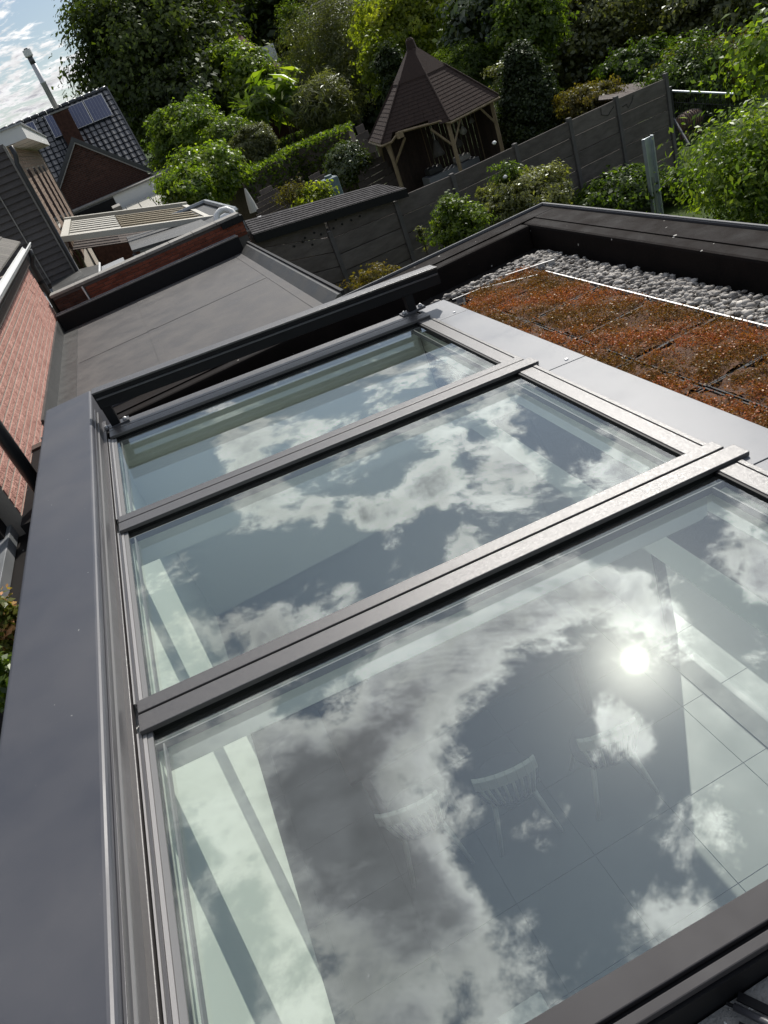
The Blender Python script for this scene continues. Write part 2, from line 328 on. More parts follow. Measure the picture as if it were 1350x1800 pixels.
# ------------------------------------------------------------------ our building: extension with flat roof
ZG = -1.80; ZP = -1.62
ext = thing('house_extension', 'flat-roofed extension carrying the big skylight, the planted roof and dark membrane edges', 'building')
XI, XO, YI, YO = 2.911, 3.251, 5.53, 5.861
mb = MB()   # walls below roof
mb.box(-1.0,2.5,5.64,YO-.06,GZ,-2.1); mb.box(-3.1,-3.0,-3,5.6,GZ,-2.8)
mb.build('wall', M_whitedk, ext)
# roof deck with the light-well opening
OX0, OX1, OY0, OY1 = -.667, 1.46, .5, 4.62
mb = MB(); mb.box(OX1,XI-.003,-3,YI,-2.12,ZG-.03); mb.box(OX0-.25,OX1-.002,OY1+.12,YI,-2.12,ZG-.034); mb.box(-.675,OX1-.002,-3,.536,-2.12,-1.572)
near_deck = MB(); near_deck.box(-.672,OX1-.004,-2.99,.535,-1.5719,-1.566); near_deck.build('granulated_felt', M_felt, ext)
mb.build('roof_deck', M_epdm, ext); MB().box(1.47,XI-.0035,4.95,YI-.001,ZG-.0295,ZG-.012).build('shade_strip', M_epdmshade, ext)  # last box: black strip painted where the parapet shades the gravel
MB().box(-3.1,-1.02,-3,5.85,-2.85,-2.72).build('lower_roof', M_epdmshade, ext)  # roof coloured near-black so the gap beside the cover looks shaded
# parapet: inner upstand, sloped membrane top, outer metal edge
mb = MB()
mb.box(XI,XO-.03,-3,YO-.03,-1.93,ZP); mb.box(-1.25,XI-.002,YI,YO-.03,-2.1,ZP-.001)
mb.build('parapet', M_epdmdk, ext, bevel=.02, smooth=False)
mb = MB(); mb.box(XI+.115,XO-.031,-3,YO-.14,ZP,ZP+.007); mb.box(-1.25,XO-.031,YI+.115,YO-.031,ZP+.002,ZP+.009)
mb.build('membrane_lap', M_epdmdk, ext)
mb = MB(); mb.box(XO-.028,XO,-3,YO,-1.8,ZP+.022); mb.box(-1.25,XO-.03,YO-.028,YO,-1.8,ZP+.022)
mb.build('edge_trim', M_anthra, ext, bevel=.004)
mb = MB(); mb.box(XO-.022,XO-.006,-3,YO-.008,ZP+.023,ZP+.030); mb.box(-1.25,XO-.006,YO-.022,YO-.007,ZP+.0235,ZP+.0305)
mb.build('trim_lip', M_sill, ext)
# ------------------------------------------------------------------ interior seen through the glass
inn = thing('dining_room', 'white light well and room interior seen below the skylight glass', 'room')
ZC = -2.96; ZF = -4.72
mb = MB(); mb.box(OX0-.2,OX0,OY0-.1,OY1+.1,ZC,-1.47); mb.build('well_wall', M_white, inn)
YFW = 4.62
mb = MB(); mb.box(OX0+.001,OX1-.003,YFW,YFW+.12,ZC,-1.62); mb.build('well_wall', M_white, inn)
mb = MB(); mb.box(OX1,OX1+.03,OY0,OY1,-2.3,-1.62); mb.build('well_wall', M_white, inn)
mb = MB(); mb.box(OX0-.2,OX1+.05,OY0-.16,OY0-.1,-2.3,-1.62); mb.build('well_wall', M_white, inn)
mb = MB(); mb.box(-2.9,OX0-.2,-3,5.6,ZC,ZC+.05); mb.box(OX0-.2,OX1,YFW+.12,5.6,ZC,ZC+.05); mb.box(OX1+.03,3.0,-3,5.6,-2.3,-2.13); mb.box(-2.9,OX1+.03,-3,OY0-.16,-2.3,-2.13)
mb.build('ceiling', M_white, inn)
mb = MB(); mb.box(2.42,2.52,3.89,5.6,ZF,-2.3); mb.box(2.42,2.52,-3,.3,ZF,-2.3); mb.box(-2.9,3,5.58,5.63,ZF,-2.1); mb.box(-2.9,3,-3.1,-3,ZF,-2.1); mb.build('wall', M_white, inn)
mb = MB(); mb.box(-3,3.2,-3,5.7,ZF-.08,ZF-.012); struct('room_floor', mb, M_grout)
tile_me = None
fl = bpy.data.objects['room_floor']
TS = .6
for i in range(-4, 4):
    for j in range(-1, 8):
        x0 = .26+TS*i; y0 = .27+TS*j
        if x0 > 2.4 or y0 > 5.4: continue
        if tile_me is None:
            o = MB().box(.002,TS-.002,.002,TS-.002,-.0115,0).build('floor_tile', M_tile, None, bevel=.0008, seg=1); tile_me = o.data
            o.parent = fl; o.location = (x0, y0, ZF)
        else:
            o = inst('floor_tile', tile_me, Matrix.Translation((x0, y0, ZF)), fl)
# glass sliding door on the garden side
sd_ = thing('sliding_door', 'tall glazed garden door under the planted roof edge', 'door')
MB().box(2.44,2.46,.34,3.85,ZF+.05,-2.34).build('pane', M_glass2, sd_)
mb = MB(); mb.box(2.42,2.5,.3,.34,ZF,-2.3); mb.box(2.42,2.5,3.85,3.89,ZF,-2.3); mb.box(2.42,2.5,.34,3.85,-2.34,-2.3); mb.box(2.42,2.5,2.0,2.06,ZF,-2.34); mb.build('frame', M_anthra, sd_)
tag(MB().box(2.26,2.41,.4,3.8,ZF,ZF+.012).build('floor_shade_strip', M_flash, None), 'long dark strip added for shade on the pale tiles in front of the glazed door', 'mat')  # dark strip added to end the sunlit patch, shade put into its colour
# chairs
def make_chair(label, loc, rz):
    t = thing('spindle_chair', label, 'chair', 'pale spindle-back chairs around the table')
    mb = MB()
    n = 20; ring = [(.21*math.cos(2*math.pi*k/n)*(1.06), .20*math.sin(2*math.pi*k/n), 0) for k in range(n)]
    mb.slab([(a, b, .43) for a, b, _ in ring], (0,0,1), .035); s_ = mb.build('seat', M_seat, t, bevel=.008)
    arc = [(.23*math.sin(a), -.24-.06*math.cos(a)+.03, .82) for a in np.linspace(-1.15, 1.15, 9)]
    mb = MB()
    for i in range(8):
        p, q = arc[i], arc[i+1]
        mb.hexa([(p[0],p[1]-.018,.765),(q[0],q[1]-.018,.765),(q[0],q[1]+.018,.78),(p[0],p[1]+.018,.78),(p[0],p[1]-.018,.86),(q[0],q[1]-.018,.86),(q[0],q[1]+.018,.86),(p[0],p[1]+.018,.86)])
    mb.build('crest_rail', M_chair, t, bevel=.006)
    for a in np.linspace(-1.0, 1.0, 8):
        MB().tube([(.17*math.sin(a),-.155-.03*math.cos(a),.455),(.225*math.sin(a),-.21-.06*math.cos(a)+.0,.80)], [.010,.011], 6).build('spindle', M_chair, t, smooth=True)
    for sx in (-1, 1):
        for sy in (-1, 1):
            MB().tube([(sx*.13,sy*.12,.44),(sx*.22,sy*.22,.0)], [.02,.013], 7).build('leg', M_chair, t, smooth=True)
    t.location = loc; t.rotation_euler = (0, 0, rz)
    return t
make_chair('left pale spindle chair seen from behind through the nearest glass pane', (-.03,3.32,ZF), math.radians(-10))
make_chair('middle pale spindle chair, the clearest one below the nearest glass pane', (.60,3.18,ZF), math.radians(-10))
make_chair('right pale spindle chair below the reflected sun', (1.28,3.05,ZF), math.radians(-8))
make_chair('far pale spindle chair facing the camera across the table', (.3,4.75,ZF), math.radians(172))
tb = thing('dining_table', 'dark dining table between the pale chairs below the skylight', 'table')
mb = MB(); mb.box(-.35,1.6,3.55,4.35,ZF+.71,ZF+.75); mb.build('table_top', M_dkwood, tb, bevel=.006)
for x in (-.25, 1.5):
    for y in (3.65, 4.25): MB().box(x-.03,x+.03,y-.03,y+.03,ZF,ZF+.71).build('leg', M_dkwood, tb)
p = onz(928,1776,ZF+.45)
st = thing('side_stool', 'small white stool glimpsed at the bottom edge of the nearest pane', 'stool')
MB().box(p[0]-.16,p[0]+.1,p[1]-.22,p[1]+.05,ZF+.41,ZF+.45).build('seat', M_pvcw, st, bevel=.006)
for a in (-.14,.08):
    for b in (-.2,.03): MB().box(p[0]+a-.012,p[0]+a+.012,p[1]+b-.012,p[1]+b+.012,ZF,ZF+.41).build('leg', M_pvcw, st)
# ------------------------------------------------------------------ skylight
O0 = np.array([-.6216, 0, -1.4]); U = np.array([math.cos(SL),0,-math.sin(SL)]); Vv = np.array([0,1.,0]); Wn = np.array([math.sin(SL),0,math.cos(SL)])
def fr(a, b, c): return tuple(O0+a*U+b*Vv+c*Wn)
sk = thing('glass_skylight', 'long pitched skylight of three glass panes in a grey aluminium frame', 'skylight')
GC = -.022
panes = [(.634-.0,1.81),(1.955,3.18),(3.335,4.487)]
for i, (b0, b1) in enumerate(panes):
    MB().box(.028,2.062,b0-.03,b1+.02,GC-.036,GC,fr).build('pane', M_glass, sk, label=['nearest glass pane','middle glass pane','farthest glass pane'][i])
# bars: two cover strips with a groove, dark near side
def bar(y0, y1, yg, a1, mf=None):
    mf = mf or M_frame
    f_ = MB(); f_.box(-.003,a1,yg+.006,y1,-.012,.004,fr); s1 = f_.build('glazing_bar', mf, sk, bevel=.0025)
    MB().box(-.003,a1+.03,y0,yg-.006,-.012,.006,fr).build('cover_strip', mf, s1, bevel=.0025)
    MB().box(.0,a1-.004,y0+.01,y1-.008,-.060,-.0125,fr).build('gasket', M_black, s1)
bar(1.81,1.957,1.893,2.175); bar(3.18,3.338,3.27,2.155); 
bar(4.495,4.735,4.60,2.13)
bar(.544,.634,.570,2.2,M_sbar)
# side frames
mb = MB(); mb.box(-.062,-.022,.30,4.86,-.03,.0,fr); mb.build('side_frame', M_frame, sk, bevel=.003)
for k, (a0, a1, c0, m_) in enumerate([(-.018,-.013,-.004,M_bead),(-.012,-.004,-.008,M_anthra),(-.003,.008,-.012,M_bead),(.009,.025,-.016,M_sill)]):
    for b0, b1 in panes: MB().box(a0+.003,a1+.003,b0+.004,b1+.01,-.05,c0,fr).build('glazing_bead', m_, sk)
bds = [.634, 1.957, 3.338]; bde = [1.808, 3.178, 4.493]
for b0, b1 in zip(bds, bde):
    fo = MB().box(2.066,2.142,b0,b1,-.05,-.008,fr).build('bottom_frame', M_frame, sk, bevel=.003)
    MB().box(2.144,2.166,b0,b1,-.05,-.006,fr).build('drip_edge', M_frame, sk, bevel=.002)
    MB().box(2.056,2.0655,b0,b1,-.05,-.012,fr).build('gasket', M_black, sk)
# black printed border under the glass plus white rafters below every bar, silver spacers
for b0, b1 in panes:
    MB().box(.028,2.06,b1-.045,b1-.040,GC-.034,GC-.006,fr).build('spacer', M_sill, sk)
    MB().box(2.0,2.006,b0,b1-.05,GC-.034,GC-.006,fr).build('spacer', M_sill, sk)
    MB().box(.05,.055,b0,b1-.05,GC-.034,GC-.006,fr).build('spacer', M_sill, sk)
for y0, y1 in ((1.835,1.935),(3.205,3.31),(4.50,4.6)):
    MB().box(.0,2.04,y0,y1,-.20,-.065,fr).build('rafter', M_white, sk)
    MB().box(.0,2.04,y0+.02,y1-.02,-.225,-.201,fr).build('rafter_cap', M_white, sk)
MB().box(-.05,.025,.5,4.6,-.09,-.058,fr).build('inner_frame', M_white, sk)
MB().box(2.06,2.14,.5,4.6,-.09,-.058,fr).build('inner_frame', M_white, sk)
# kerb outside the frame
mb = MB(); mb.box(-.06,2.15,.538,.552,-.30,-.014,fr); mb.build('kerb', M_black, sk); MB().box(-.06,2.15,4.74,4.80,-.30,-.045,fr).build('kerb', M_black, sk)
# light grey cover sheets along the planted side
cv = thing('flashing_cover', 'light grey metal cover sheets between skylight and planted roof', 'flashing')
def slopey(x, y):
    d = ray(x, y); k = math.tan(SL); zz_ = -1.4; x0 = -.6216; t = (zz_+k*x0)/(d[2]+k*d[0]); return (d*t)[1]
js = sorted([.2, slopey(1337,805), slopey(1003,631), slopey(802,548), 4.772])
for i in range(len(js)-1):
    c = MB().box(2.168,2.383,js[i]+.003,js[i+1]-.003,-.022,-.014,fr).build('cover_sheet', M_cover, cv, bevel=.002)
    MB().box(2.376,2.3835,js[i]+.003,js[i+1]-.003,-.25,-.022,fr).build('drip_face', M_cover, c)
    if i: 
        q = fr(2.30, js[i]+.04, -.014); MB().tube([q, (q[0],q[1],q[2]+.006)], [.011,.008], 10).build('screw', M_steel, c)
MB().box(2.17,2.37,.2,4.77,-.25,-.024,fr).build('support_board', M_black, cv)
# ------------------------------------------------------------------ big coated cover beam at the left
bm_ = thing('roof_edge_cover', 'wide smooth blue-grey metal cover running along the left of the skylight', 'flashing')
mb = MB(); mb.box(-1.011,-.676,-2.5,5.30,-2.35,-1.288); mb.build('cover_sheet', M_beam, bm_, bevel=.018, smooth=False, seg=4)
MB().box(-.675,-.667,-2.5,4.9,-1.39,-1.315).build('side_profile', M_anthra, bm_, bevel=.001)
MB().box(-.6665,-.662,-2.5,4.9,-1.40,-1.345).build('side_profile', M_anthra, bm_)
MB().box(-.675,-.660,-2.5,4.9,-1.345,-1.340).build('silver_line', M_sill, bm_)
# ------------------------------------------------------------------ screen rail on two legs
rl = thing('sunscreen_rail', 'dark metal sunscreen rail on two legs across the far end of the skylight', 'rail')
yr = 4.66
a_ = onY(160,692,yr); b_ = onY(767,468.5,yr)
def frr(a, b, c):
    P = a_+(b_-a_)*a; return (P[0], yr+b, P[2]+c)
MB().box(0,1,-.0,.10,-.115,-.012,frr).build('rail_body', M_black, rl, bevel=.003)
MB().box(0,1,-.008,.034,-.0118,0,frr).build('top_cap', M_frame, rl, bevel=.002)
MB().box(0,1,.040,.11,-.0118,-.002,frr).build('top_cap', M_frame, rl, bevel=.002)
MB().box(.004,.996,-.012,-.0005,-.05,-.04,frr).build('groove_line', M_anthra, rl)
for px, py in ((205,748),(728,547)):
    P = onY(px,py,yr)
    lg = MB().box(P[0]-.028,P[0]+.028,yr+.01,yr+.07,P[2]-.0,(-1.27 if px < 400 else -1.44)).build('leg', M_black, rl)
    MB().box(P[0]-.085,P[0]+.085,yr-.005,yr+.075,P[2]-.012,P[2]+.004).build('foot_plate', M_anthra, lg, bevel=.002)
    for s_ in (-.062,.062):
        MB().tube([(P[0]+s_,yr+.03,P[2]+.002),(P[0]+s_,yr+.03,P[2]+.014),(P[0]+s_,yr+.03,P[2]+.022)], [.016,.015,.006], 10).build('bolt', M_steel, lg, smooth=True)
# near side: parts on the membrane roof at the bottom right corner
nr = thing('screen_actuator', 'grey round rod and black bracket on the pale membrane at the lower right corner', 'bracket')
q0 = onz(1277,1763,-1.552); q1 = onz(1377,1812,-1.552)
dd = (q1-q0); 
MB().tube([q0+(0,0,.0), q0+dd*.2], .0035, 8).build('rod_tip', M_black, nr)
MB().tube([q0+dd*.13, q0+dd*1.6], .0068, 14).build('rod', M_anthra, nr, smooth=True)
r0 = onz(1299,1744,-1.565)
mb = MB(); nrm = np.array([-dd[1],dd[0],0])/np.linalg.norm(dd[:2])
nrm = nrm*(1 if (CM@nrm)[1] > 0 else -1)
P = [r0, r0+dd*1.6, r0+dd*1.6+nrm*.016, r0+nrm*.016]
mb.slab(P, (0,0,1), .005); mb.build('bracket', M_black, nr)
r1 = onz(1300,1797,-1.565); mb = MB(); mb.slab([r1, r1+dd*.9, r1+dd*.9+nrm*.02, r1+nrm*.02], (0,0,1), .005); mb.build('bracket_foot', M_black, nr)
# ------------------------------------------------------------------ pebbles
def icos(seed, sx, sy, sz):
    import bmesh
    bm = bmesh.new(); bmesh.ops.create_icosphere(bm, subdivisions=1, radius=1)
    r = random.Random(seed)
    for v in bm.verts:
        v.co = Vector((v.co.x*sx, v.co.y*sy, v.co.z*sz))*(1+r.uniform(-.12,.12))
    me = bpy.data.meshes.new('pebble'); bm.to_mesh(me); bm.free(); me.materials.append(M_pebble)
    for p in me.polygons: p.use_smooth = True
    return me
pm = [icos(k, 1.0, random.uniform(.6,.9), random.uniform(.4,.6)) for k in range(7)]
pts = []
for _ in range(5200):
    if random.random() < .8: x = random.uniform(2.60,XI-.06); y = random.uniform(.6,YI-.20)
    else: x = random.uniform(1.75,XI-.06); y = random.uniform(5.0,YI-.20)
    if x < 2.6 and y < 4.98+(2.6-x)*.45: continue
    pts.append((x, y))
    if len(pts) > 3600: break
grv = thing('gravel_strip', 'strip of rounded grey river pebbles along the inside of the roof parapet', 'gravel')
MB().box(2.58,XI-.055,-2.9,YI-.20,ZG-.028,ZG-.005).build('gravel_base', M_gravel, grv)
pl = []
for x, y in pts:
    r = random.choice((.012,.015,.018,.022,.026,.031))*random.uniform(.85,1.15); z = ZG+random.uniform(0,.022)+(.01 if random.random() < .3 else 0)
    M_ = Matrix.Translation((x,y,z)) @ Matrix.Rotation(random.uniform(0,6.28),4,'Z') @ Matrix.Rotation(random.uniform(-.5,.5),4,'X') @ Matrix.Scale(r,4)
    pl.append((depth((x,y,z))-r*20, M_, random.choice(pm)))
pl.sort(key=lambda t: t[0])
vis = [t for t in pl if t[1].translation.y > 2.45]
vis_set = set(id(t) for t in vis[:290])
for t in vis[:290]: inst('pebble', t[2], t[1], grv)
mb = MB()
for t in pl:
    if id(t) in vis_set: continue
    mb.add([t[1] @ v.co for v in t[2].vertices], [tuple(p.vertices) for p in t[2].polygons])
mb.build('pebbles', M_gravel, grv, kind='stuff', smooth=True)
# ------------------------------------------------------------------ sedum trays
def tintmesh(name, V, F, tint, m_, parent=None, kind=None, label=None):
    me = bpy.data.meshes.new(name); nv = len(V); nf, k = F.shape
    me.vertices.add(nv); me.vertices.foreach_set('co', np.ascontiguousarray(V, dtype=np.float32).ravel())
    me.loops.add(nf*k); me.loops.foreach_set('vertex_index', F.astype(np.int32).ravel())
    me.polygons.add(nf); me.polygons.foreach_set('loop_start', np.arange(nf, dtype=np.int32)*k); 
    me.update(calc_edges=True)
    at = me.attributes.new('tint', 'FLOAT', 'FACE'); at.data.foreach_set('value', np.clip(tint,0,1).astype(np.float32))
    me.materials.append(m_); o = bpy.data.objects.new(name, me); link(o, parent)
    if parent is not None: o.matrix_parent_inverse = parent_inv(parent)
    if kind: o['kind'] = kind
    if label: o['label'] = label
    return o
M_sedum = leafmat('sedum', (.070,.048,.018), (.150,.072,.030), (.23,.080,.065), .2, .08)
def leaves(P, Nrm, size, rng, asp=.5, fold=.25):
    """rhombic leaves at P with rough normals Nrm"""
    n = len(P); t = rng.normal(size=(n,3)); t -= (t*Nrm).sum(1)[:,None]*Nrm; t /= np.linalg.norm(t,axis=1)[:,None]+1e-9
    b = np.cross(Nrm, t); s = size*(.45+1.1*rng.random(n))[:,None]
    V = np.empty((n,4,3)); V[:,0] = P-t*s*.5; V[:,1] = P+b*s*asp*.5+Nrm*s*fold*.4; V[:,2] = P+t*s*.5; V[:,3] = P-b*s*asp*.5+Nrm*s*fold*.4
    return V.reshape(-1,3), np.arange(n*4).reshape(n,4)
rng = np.random.default_rng(3)
ty = [5.08,4.60,4.12,3.60,3.08,2.56,2.04,1.52]
labels_far = ['farthest','second','third','fourth','fifth','sixth','seventh']
for r_, (x0, x1) in enumerate(((2.025,2.555),(1.52,2.015))):
    for i in range(len(ty)-1):
        y1, y0 = ty[i]-.006, ty[i+1]+.006
        if r_ == 1 and i == 0: y1 = 4.9
        t = thing('sedum_tray', f'{labels_far[i]} rusty sedum tray from the roof corner, beside the '+('gravel' if r_ == 0 else 'grey cover'), 'plant tray', 'trays of rusty sedum on the flat roof')
        mb = MB(); mb.box(x0,x1,y0,y1,ZG-.03,ZG-.01)
        for q in ((x0,x0+.008,y0,y1),(x1-.008,x1,y0,y1),(x0+.009,x1-.009,y0,y0+.008),(x0+.009,x1-.009,y1-.008,y1)): mb.box(*q,ZG-.009,ZG+.026+.010*random.random())
        # toothed connectors
        for q in (.3,.7): mb.box(x0+.05+q*.4,x0+.12+q*.4,y0-.010,y0-.001,ZG,ZG+.032)
        mb.build('tray', M_tray, t)
        g = 22; X, Y = np.meshgrid(np.linspace(x0+.01,x1-.01,g), np.linspace(y0+.01,y1-.01,g))
        Z = ZG+.024+.014*np.sin(X*23+i)*np.cos(Y*19+i)+.012*rng.random((g,g))
        V = np.stack([X,Y,Z],-1).reshape(-1,3); F = np.array([[a*g+b,a*g+b+1,(a+1)*g+b+1,(a+1)*g+b] for a in range(g-1) for b in range(g-1)])
        MBs = MB(); MBs.add(V, [tuple(f) for f in F]); MBs.build('substrate', M_soil, t, smooth=True)
        nc = 660; C = np.stack([x0+.012+(x1-x0-.024)*rng.random(nc), y0+.020+(y1-y0-.040)*rng.random(nc)],-1)
        dens_ = np.sin(C[:,0]*13+i*2)+np.cos(C[:,1]*11-i)+rng.normal(size=nc)*.8
        C = C[dens_ > -1.5]; nc = len(C); nl = 16
        hgt = .008+.022*rng.random(nc); rad = .010+.016*rng.random(nc)
        off = rng.normal(size=(nc,nl,3))*np.stack([rad,rad,rad*.45],-1)[:,None,:]
        P = np.concatenate([C,(ZG+.030+hgt*.6)[:,None]],1)[:,None,:]+off; P = P.reshape(-1,3)
        Nn = off.reshape(-1,3)/(np.linalg.norm(off.reshape(-1,3),axis=1)[:,None]+1e-9)+np.array([0,0,.8]); Nn += rng.normal(size=Nn.shape)*.5; Nn /= np.linalg.norm(Nn,axis=1)[:,None]
        V, F = leaves(P, Nn, .0095, rng, .7)
        ct = np.clip(.42+.30*np.sin(C[:,0]*9+C[:,1]*7+i)+.25*rng.normal(size=nc),0,1); tint = np.repeat(ct,nl)+.1*rng.normal(size=nc*nl)
        tintmesh('sedum', V, F, tint, M_sedum, t, 'stuff')
# aluminium gravel edging
ge = thing('gravel_edging', 'thin slotted aluminium edging between sedum trays and pebbles', 'edging')
def strip(p, q, name='edging_strip', h=.045, z=ZG):
    p = np.array(p); q = np.array(q); d = (q-p)/np.linalg.norm(q-p); n = np.array([-d[1],d[0]])
    mb = MB(); e = [(*(p),z+h),(*(q),z+h),(*(q+n*.010),z+h),(*(p+n*.010),z+h)]; mb.slab(e,(0,0,-1),.003)
    L_ = np.linalg.norm(q-p); k = int(L_/.075)
    for i in range(k):
        a = p+d*(i*.075); b = a+d*.050
        mb.slab([(*a,z+h-.004),(*b,z+h-.004),(*(b+n*.002),z+h-.004),(*(a+n*.002),z+h-.004)],(0,0,-1),h)
    return mb.build(name, M_alu, ge)
c0 = onz(945,482,ZG+.045)[:2]; c1 = onz(845,506,ZG+.045)[:2]; c2 = onz(795,526,ZG+.045)[:2]
strip((2.567,.8),(2.567,c0[1]-.005)); strip(c0,c1); strip(c1,c2)
strip(onz(974,455,ZG+.06)[:2], onz(888,483,ZG+.06)[:2], h=.06)
# ================================================================== neighbours
def brick_face(parent, m_, o, u, n, width, height, bl=.21, bh=.065, jt=.011, jh=None, proud=.012, jit=.003, limit=280, clip=None, name='brick', bond=True, key=None, top=None):
    """bricks laid as separate pieces on a wall plane (u horizontal, z up, n outward); the nearest are objects, the rest one part"""
    o = np.array(o, float); u = np.array(u, float); n = np.array(n, float)
    jh = jh or jt
    items = []
    rows = int(height/(bh+jt))
    for r in range(rows):
        z = r*(bh+jt)+jt*.5; x = -(bl+jh)*.5*(r % 2) if bond else 0
        while x < width-.02:
            a = max(x,0); b = min(x+bl, width)
            if b-a > .03 and (clip is None or clip((a+b)/2, z+bh/2)):
                items.append((a, b, z))
            x += bl+jh
    def corners(a, b, z, pr):
        p = []
        for zz_ in (z, z+bh):
            for (s, q) in ((a,0),(b,0),(b,1),(a,1)): p.append(o+u*s+n*(pr*q)+np.array([0,0,zz_]))
        return p
    vis_ = []
    for it in items:
        c = o+u*(it[0]+it[1])/2+np.array([0,0,it[2]]); cc_ = CM@c
        inside = cc_[2] > 0 and -20 < 675+FPX*cc_[0]/cc_[2] < 1370 and -20 < 900+FPX*cc_[1]/cc_[2] < 1820
        vis_.append(((0 if inside else 1000)+np.linalg.norm(c)+(0 if key is None else key(c)), it))
    vis_.sort(key=lambda t: t[0])
    me0 = {}
    for k, (dd_, it) in enumerate(vis_[:limit]):
        w = round(it[1]-it[0], 3)
        if w not in me0:
            mb = MB(); mb.hexa([(0,0,0),(w,0,0),(w,proud,0),(0,proud,0),(0,0,bh),(w,0,bh),(w,proud,bh),(0,proud,bh)])
            ob = mb.build(name, m_, None, bevel=.003 if bh < .1 else 0, seg=1); me0[w] = ob.data; bpy.data.objects.remove(ob)
        p = o+u*it[0]+np.array([0,0,it[2]])+n*random.uniform(-jit,jit*.7)
        Mx = Matrix(((u[0],n[0],0,p[0]),(u[1],n[1],0,p[1]),(0,0,1,p[2]),(0,0,0,1)))
        inst(name, me0[w], Mx, parent)
    if len(vis_) > limit:
        mb = MB()
        for dd_, it in vis_[limit:]: mb.hexa(corners(*it, proud+random.uniform(-.003,.003)))
        mb.build(name+'s', m_, parent, kind='stuff')
# ---- salmon brick house at the far left
XW = -1.60
ha = thing('neighbour_brick_house', 'salmon rusticated brick house side wall with gutter at the left edge', 'house')
MB().box(XW-5,XW-.002,5.5,13.75,GZ,-1.12).build('wall', M_mortar, ha)
brick_face(ha, M_brickp, (XW,5.5,-2.10), (0,1,0), (1,0,0), 8.25, .98, limit=300, bl=.235, bh=.062, jt=.016, jh=.004, proud=.007, jit=.001)
fa = MB().box(XW-.01,XW+.06,3.0,13.80,-1.12,-.93).build('fascia_board', M_dktimber, ha)
MB().box(XW+.061,XW+.07,3.0,13.80,-1.03,-1.02).build('fascia_joint', M_rtileb, fa)
# half-round gutter
mb = MB(); 
gp = [(XW+.14+.07*math.cos(t), -.86+.07*math.sin(t)) for t in np.linspace(math.pi, 2*math.pi, 9)]
for i in range(8):
    (x0,z0),(x1,z1) = gp[i],gp[i+1]; mb.hexa([(x0,5.5,z0-.004),(x1,5.5,z1-.004),(x1,14.0,z1-.004),(x0,14.0,z0-.004),(x0,5.5,z0),(x1,5.5,z1),(x1,14.0,z1),(x0,14.0,z0)])
mb.tube([(XW+.213,5.5,-.855),(XW+.213,14.0,-.855)], .012, 6)
mb.build('gutter', M_pvcw, ha)
# roof tiles above
sl_ = math.radians(38); k = 0
rt = MB()
for r in range(16):
    x1 = XW+.08-r*.26*math.cos(sl_); z1 = -.80+r*.26*math.sin(sl_)
    for c in range(40):
        y = 14.0-c*.215
        if r < 8 and c < 20 and k < 150:
            k += 1
            MB().hexa([(x1-.30*math.cos(sl_),y-.205,z1+.30*math.sin(sl_)-.015),(x1,y-.205,z1),(x1,y,z1),(x1-.30*math.cos(sl_),y,z1+.30*math.sin(sl_)-.015),
                   (x1-.30*math.cos(sl_),y-.205,z1+.30*math.sin(sl_)+.005),(x1,y-.205,z1+.022),(x1,y,z1+.022),(x1-.30*math.cos(sl_),y,z1+.30*math.sin(sl_)+.005)]).build('roof_tile', M_rtileb, ha)
        else:
            rt.hexa([(x1-.30*math.cos(sl_),y-.205,z1+.30*math.sin(sl_)-.015),(x1,y-.205,z1),(x1,y,z1),(x1-.30*math.cos(sl_),y,z1+.30*math.sin(sl_)-.015),
                   (x1-.30*math.cos(sl_),y-.205,z1+.30*math.sin(sl_)+.005),(x1,y-.205,z1+.022),(x1,y,z1+.022),(x1-.30*math.cos(sl_),y,z1+.30*math.sin(sl_)+.005)])
rt.build('roof_tiles', M_rtileb, ha, kind='stuff')
dp = MB().tube([(XW+.15,13.86,-.93),(XW+.13,13.87,-1.05),(XW+.06,13.89,-1.16),(XW+.05,13.89,-2.25)], .052, 10).build('downpipe', M_pipe, ha, smooth=True)
MB().tube([(XW+.05,13.89,-1.42),(XW+.05,13.89,-1.47)], .06, 10).build('pipe_clip', M_black, dp)
# vertical black drain pipe close by
p1 = onY(-6,752,5.6); 
tag(MB().tube([p1+(0,0,.6), p1+(0,0,-.62)], .05, 14).build('drain_pipe', M_pipe, None, smooth=True), 'thick black vertical drain pipe in front of the salmon brick wall', 'drain pipe')
# ---- flat roof between the houses
nb = thing('neighbour_flat_roof', 'lower flat grey membrane roof beyond the sunscreen rail, with black upstands', 'building')
ZN = -2.2
MB().box(-1.57,1.86,7.9,13.22,-2.35,ZN).build('roof_membrane', M_epdm, nb)
MB().box(-1.5,1.74,8.0,13.2,GZ,-2.351).build('wall', M_brickd, nb)
MB().box(XW+.001,XW+.035,7.9,13.22,ZN,-1.99).build('wall_flashing', M_flash, nb)
MB().box(-1.57,-1.33,7.9,13.2,ZN+.002,ZN+.007).build('membrane_lap', M_flash, nb)
for (xa, xb, ya, yb) in ((-.30,-.20,7.9,13.2),(1.50,1.56,7.9,13.2),(-1.3,1.5,10.6,10.63),(-1.3,1.5,13.0,13.05)):
    MB().box(xa,xb,ya,yb,ZN+.001,ZN+.004).build('membrane_seam', M_epdm, nb)
mb = MB(); mb.hexa([(1.62,7.9,ZN),(1.80,7.9,ZN),(1.80,13.2,ZN),(1.62,13.2,ZN),(1.76,7.9,ZN+.09),(1.80,7.9,ZN+.09),(1.80,13.2,ZN+.09),(1.76,13.2,ZN+.09)]); mb.build('edge_flashing', M_flash, nb)
MB().box(1.80,1.84,7.9,13.3,ZN-.12,ZN+.115).build('edge_trim', M_black, nb, bevel=.004)
up = MB().box(-1.56,1.70,13.22,13.40,ZN-.1,-1.94).build('upstand', M_black, nb, bevel=.006)
